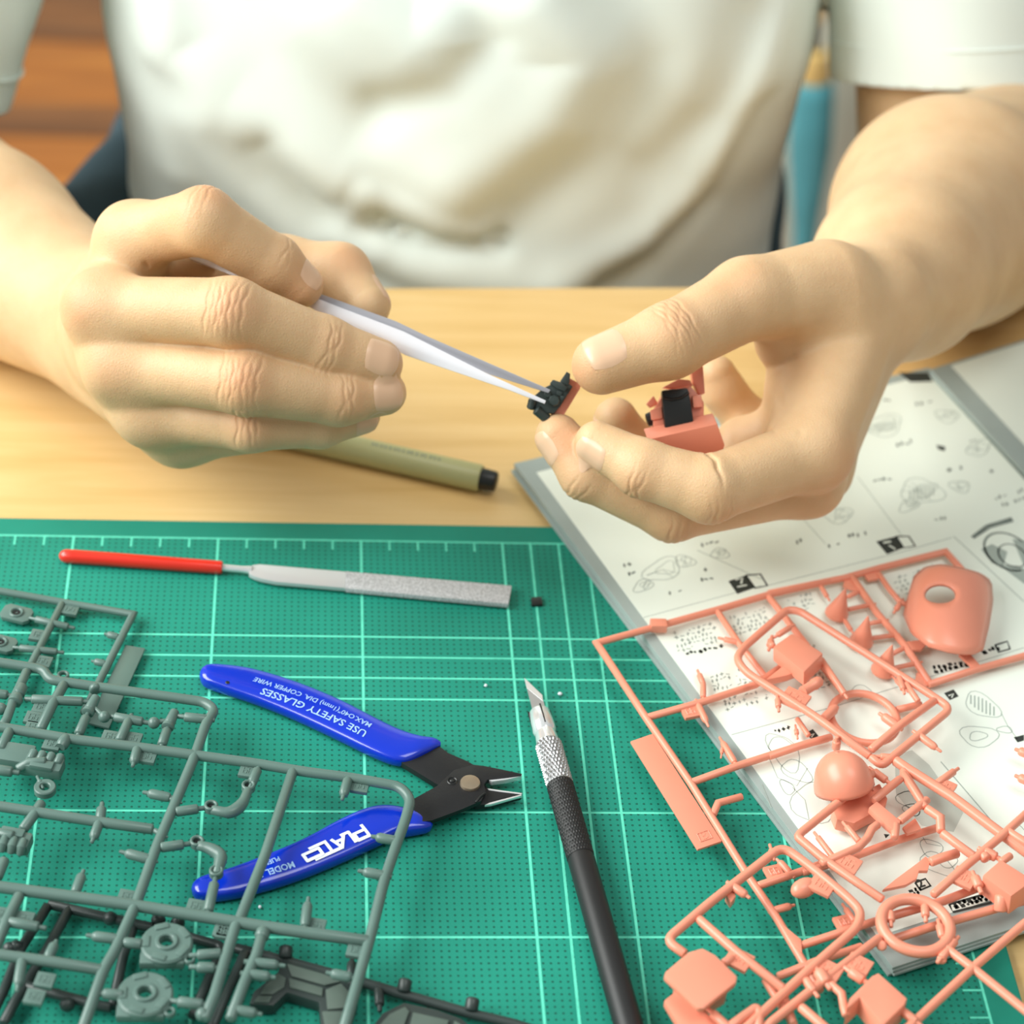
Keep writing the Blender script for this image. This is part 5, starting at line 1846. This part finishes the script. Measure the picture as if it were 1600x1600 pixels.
fold([(575, 268), (650, 290), (735, 322)], 1.5, .55); fold([(590, 318), (680, 342), (770, 345)], -1.1, .7)
fold([(575, 268), (560, 300), (590, 345)], .55, .6)
fold([(540, 345), (620, 372), (740, 400), (880, 420)], .55, 1.0); fold([(520, 372), (640, 405), (800, 428), (900, 440)], -.45, .55)
fold([(900, 435), (1010, 395), (1110, 330), (1200, 200)], -.45, .8); fold([(880, 400), (1010, 360), (1100, 290), (1190, 160), (1270, 20)], .6, 1.2)
fold([(850, -20), (920, 60), (860, 150), (770, 215), (720, 245)], .7, 1.8); fold([(960, -20), (1000, 90), (930, 200), (800, 290)], -.6, 1.8)
fold([(700, -40), (760, 40), (700, 110), (600, 140)], -.4, 1.0); fold([(560, -20), (640, 40), (700, 10)], .4, 1.3)
fold([(230, -40), (255, 100), (340, 170), (440, 215), (520, 250)], .65, 1.4); fold([(330, -30), (430, 80), (560, 170)], -.45, 1.5)
fold([(190, 0), (205, 150), (260, 300)], .5, 1.4); fold([(420, 215), (480, 280), (540, 330)], -.4, .9); fold([(300, 200), (380, 290), (470, 360)], .4, 1.2)
fold([(1010, 250), (1120, 180), (1180, 60)], -.3, 1.2)


def folds(P):
    d = np.zeros(len(P))
    for L_, amp, wid in FOLD:
        best = np.full(len(P), 99.0)
        for a, b in zip(L_[:-1], L_[1:]):
            ab = b - a
            q = P - a
            t = np.clip(q @ ab / (ab @ ab), 0, 1)
            x = q - t[:, None] * ab
            x = x * np.array([1, .35, 1])                       # folds run over the surface, depth matters little
            best = np.minimum(best, np.sqrt((x * x).sum(1)))
        d -= 1.25 * amp * np.exp(-(best / wid) ** 2) * (P[:, 1] < 34) * np.clip((P[:, 0] + 3) / 2, 0, 1) * np.clip((31.5 - P[:, 0]) / 2, 0, 1)
    d += .06 * np.sin(P[:, 0] * .9 + P[:, 2] * .7) * np.sin(P[:, 2] * .8 - P[:, 0] * .3)
    return d


Vs, Fs = cloth.mesh(.5, (-24, 6, -24), (54, 60, 40), kmax=3.2)
cf = lambda P: cloth.ev(P) + folds(P)
Vs = project(cf, Vs, 4, mx=.6)
Fs = [tuple(q) for q in Fs.tolist()]
Vs, Fs = refine(Vs, Fs, (centers(Vs, Fs)[:, 1] < 30))
Vs = project(cf, Vs, 2, mx=.3)


SLV, CORE = Field(('s', .5, sl_r + sl_l)), Field(('s', 3.0, shirt_core))
sleeve = lambda P: (SLV.ev(P) < 1.0) & (CORE.ev(P) > .1)


def cut(V, F, tests):
    """open the sleeves, the neck and the hem with clean plane cuts"""
    bm = bmesh.new()
    q_ = [bm.verts.new(Vector(p)) for p in V]
    for f in F: bm.faces.new([q_[i] for i in f])
    for o, n, rad, only in tests:
        P = np.array([list(v.co) for v in bm.verts])
        bm.verts.index_update()
        k = np.linalg.norm(P - o, axis=1) < rad
        if only is not None: k &= only(P)
        fs = [f for f in bm.faces if all(k[v.index] for v in f.verts)]
        es, vs__ = set(), set()
        for f in fs:
            es.update(f.edges)
            vs__.update(f.verts)
        bmesh.ops.bisect_plane(bm, geom=fs + list(es) + list(vs__), dist=1e-5, plane_co=Vector(o), plane_no=Vector(n), clear_outer=True)
    bm.verts.index_update()
    V = np.array([list(v.co) for v in bm.verts])
    F = [tuple(v.index for v in f.verts) for f in bm.faces]
    bm.free()
    return V, F


Vs, Fs = cut(Vs, Fs, [(r_end, unit(R_el[0] - R_sh), 14, sleeve), (l_end, unit(L_up - L_sh), 14, sleeve),
                      (TR + (0, 1, 31.5), np.array([0, -.2, .98]), 9, None), (TR + (0, 0, -17), np.array([0, 0, -1.0]), 60, None)])
sh_ = obj('t_shirt', (Vs, Fs), M['shirt'], person, True, sharp=0, label='plain white crew t-shirt with loose short sleeves')
sd_ = sh_.modifiers.new('cloth_thickness', 'SOLIDIFY')
sd_.thickness = .0022
sd_.offset = -1
for nm, o, a, rr_ in (('sleeve_hem', r_end, unit(R_el[0] - R_sh), 0), ('sleeve_hem', l_end, unit(L_up - L_sh), 0)):
    k = np.abs((Vs - o) @ a) < .7
    k &= (np.linalg.norm(Vs - o, axis=1) < 12) & (SLV.ev(Vs) < .6) & (CORE.ev(Vs) > .6)
    Q = Vs[k] - o
    u = unit(np.cross(a, (0, 0, 1) if abs(a[2]) < .9 else (0, 1, 0)))
    w = np.cross(a, u)
    an = np.arctan2(Q @ w, Q @ u)
    rad = np.hypot(Q @ w, Q @ u)
    order = np.argsort(an)
    ths = np.linspace(-math.pi, math.pi, 48, endpoint=False)
    rs = np.interp(ths, an[order], rad[order], period=2 * math.pi)
    pts = [o - a * 1.6 + (u * math.cos(t) + w * math.sin(t)) * (r1 + .02) for t, r1 in zip(ths, rs)]
    obj('hem_stitch', tube(pts, .07, 6, closed=True), M['shirt'], sh_)

hipz = -10.0
legs = [cone((7.5, 40, hipz - 2), (23, 40, hipz - 2), 10, 10), cone((7, 38, hipz - 2), (-13, 11, -14.5), 9.4, 7.6), cone((-13, 11, -14.5), (-9, 14, FLOOR + 8), 7.0, 4.8),
        cone((21, 38, hipz - 5), (32, 10, -15.5), 8.6, 7.6), cone((32, 10, -15.5), (32, 13, FLOOR + 8), 7.0, 4.8)]
tro = Field(('s', 2.5, legs))
Vt, Ft = tro.mesh(1.0, (-26, -12, FLOOR - 2), (50, 60, 0), kmax=3)
wr_ = lambda P: tro.ev(P) + .35 * np.sin(P[:, 0] * .8 + P[:, 1] * .5) * np.sin(P[:, 1] * .45 - P[:, 0] * .35 + P[:, 2] * .3)
Vt = project(wr_, Vt, 3, mx=.8)
obj('trousers', (Vt, [tuple(q) for q in Ft.tolist()]), M['denim'], person, True, sharp=0, label='slate blue denim trousers')
for x, y in ((-9, 10), (32, 9)):
    sole = [(x - 3.4, y + 8), (x + 3.4, y + 8), (x + 4.2, y - 4), (x + 4.4, y - 12), (x + 2.6, y - 18), (x - 2.6, y - 18), (x - 4.4, y - 12), (x - 4.2, y - 4)]
    s = obj('shoe', prism([(a, b, FLOOR + 7 - max(0, (y - b)) * .18) for a, b in sole], 6.4 - 1.2, .9), M['black'], person)

# stool under the person
st = thing('stool', 'wooden stool the seated person sits on behind the desk', 'stool', (15, 44, FLOOR + .5))
obj('seat', lathe((15, 44, -28.7), (15, 44, -24), [(0, 16.5), (.4, 17.5), (2.6, 17.5), (3.2, 16.8)], 40), M['tan'], st)
for sx, sy in ((-1, -1), (1, -1), (1, 1), (-1, 1)):
    obj('leg', lathe((15 + sx * 14, 44 + sy * 14, FLOOR + .5), (15 + sx * 9.5, 44 + sy * 9.5, -28), [(0, 1.6), (1, 1.8), (45.2, 2.1)], 16), M['tan'], st)

# folded umbrella standing well behind the person
UY = 120.0
ut, um_, ub = surf(1272, 118, UY), surf(1270, 200, UY), surf(1262, 420, UY)
um = thing('folded_umbrella', 'folded teal umbrella with tan collar standing behind the arm at right', 'umbrella', (ub[0], UY, FLOOR + .5))
foot = np.array([ub[0] + .3, UY, FLOOR + .5])
head = np.array([ut[0], UY, ut[2]])
LU = np.linalg.norm(head - foot)
V, F = lathe(foot, head, [(0, .5), (1, .7), (LU * .45, 1.25), (LU * .75, 2.0), (LU * .93, 1.95), (LU - .5, 1.75), (LU, 1.2)], 48)
for i in range(len(V)):                                          # soft pleats
    c = V[(i // 48) * 48:(i // 48) * 48 + 48].mean(0)
    V[i] = c + (V[i] - c) * (1 + .04 * math.sin(2 * math.pi * (i % 48) / 48 * 8))
obj('canopy', (V, F), M['teal_cloth'], um, sharp=0)
ud = unit(head - foot)
obj('collar', lathe(head - ud * .3, head + ud * 10, [(0, 1.5), (.3, 1.6), (2.6, 1.2), (2.8, .8)], 28), M['tan'], um)
obj('shaft', lathe(head, head + ud * 10, [(0, .35), (6, .35)], 14), M['black'], um)
obj('grip', tube(rounded([head + ud * 5.5, head + ud * 11, head + ud * 12 + (3, 0, 0), head + ud * 9 + (3.6, 0, 0)], 2), .7, 14), M['tan'], um)

# pale cabinet behind the umbrella
kb = thing('cabinet', 'pale cream cabinet behind the teal umbrella at the right', 'cabinet', (82, 144, FLOOR + .5))
obj('carcass', box((82, 144, -36), (46, 18, 37.4), None, .4), M['cabinet'], kb)
for sx in (-1, 1):
    dr_ = obj('door', box((82 + sx * 22.8, 125.2, -36), (22.2, 1.0, 35.5), None, .3), M['cabinet'], kb)
    obj('knob', lathe((82 + sx * 4, 124.4, -30), (82 + sx * 4, 120, -30), [(0, .6), (.8, .6), (1.2, 1.3), (2.2, 1.3), (2.5, .8)], 20), M['tan'], dr_)
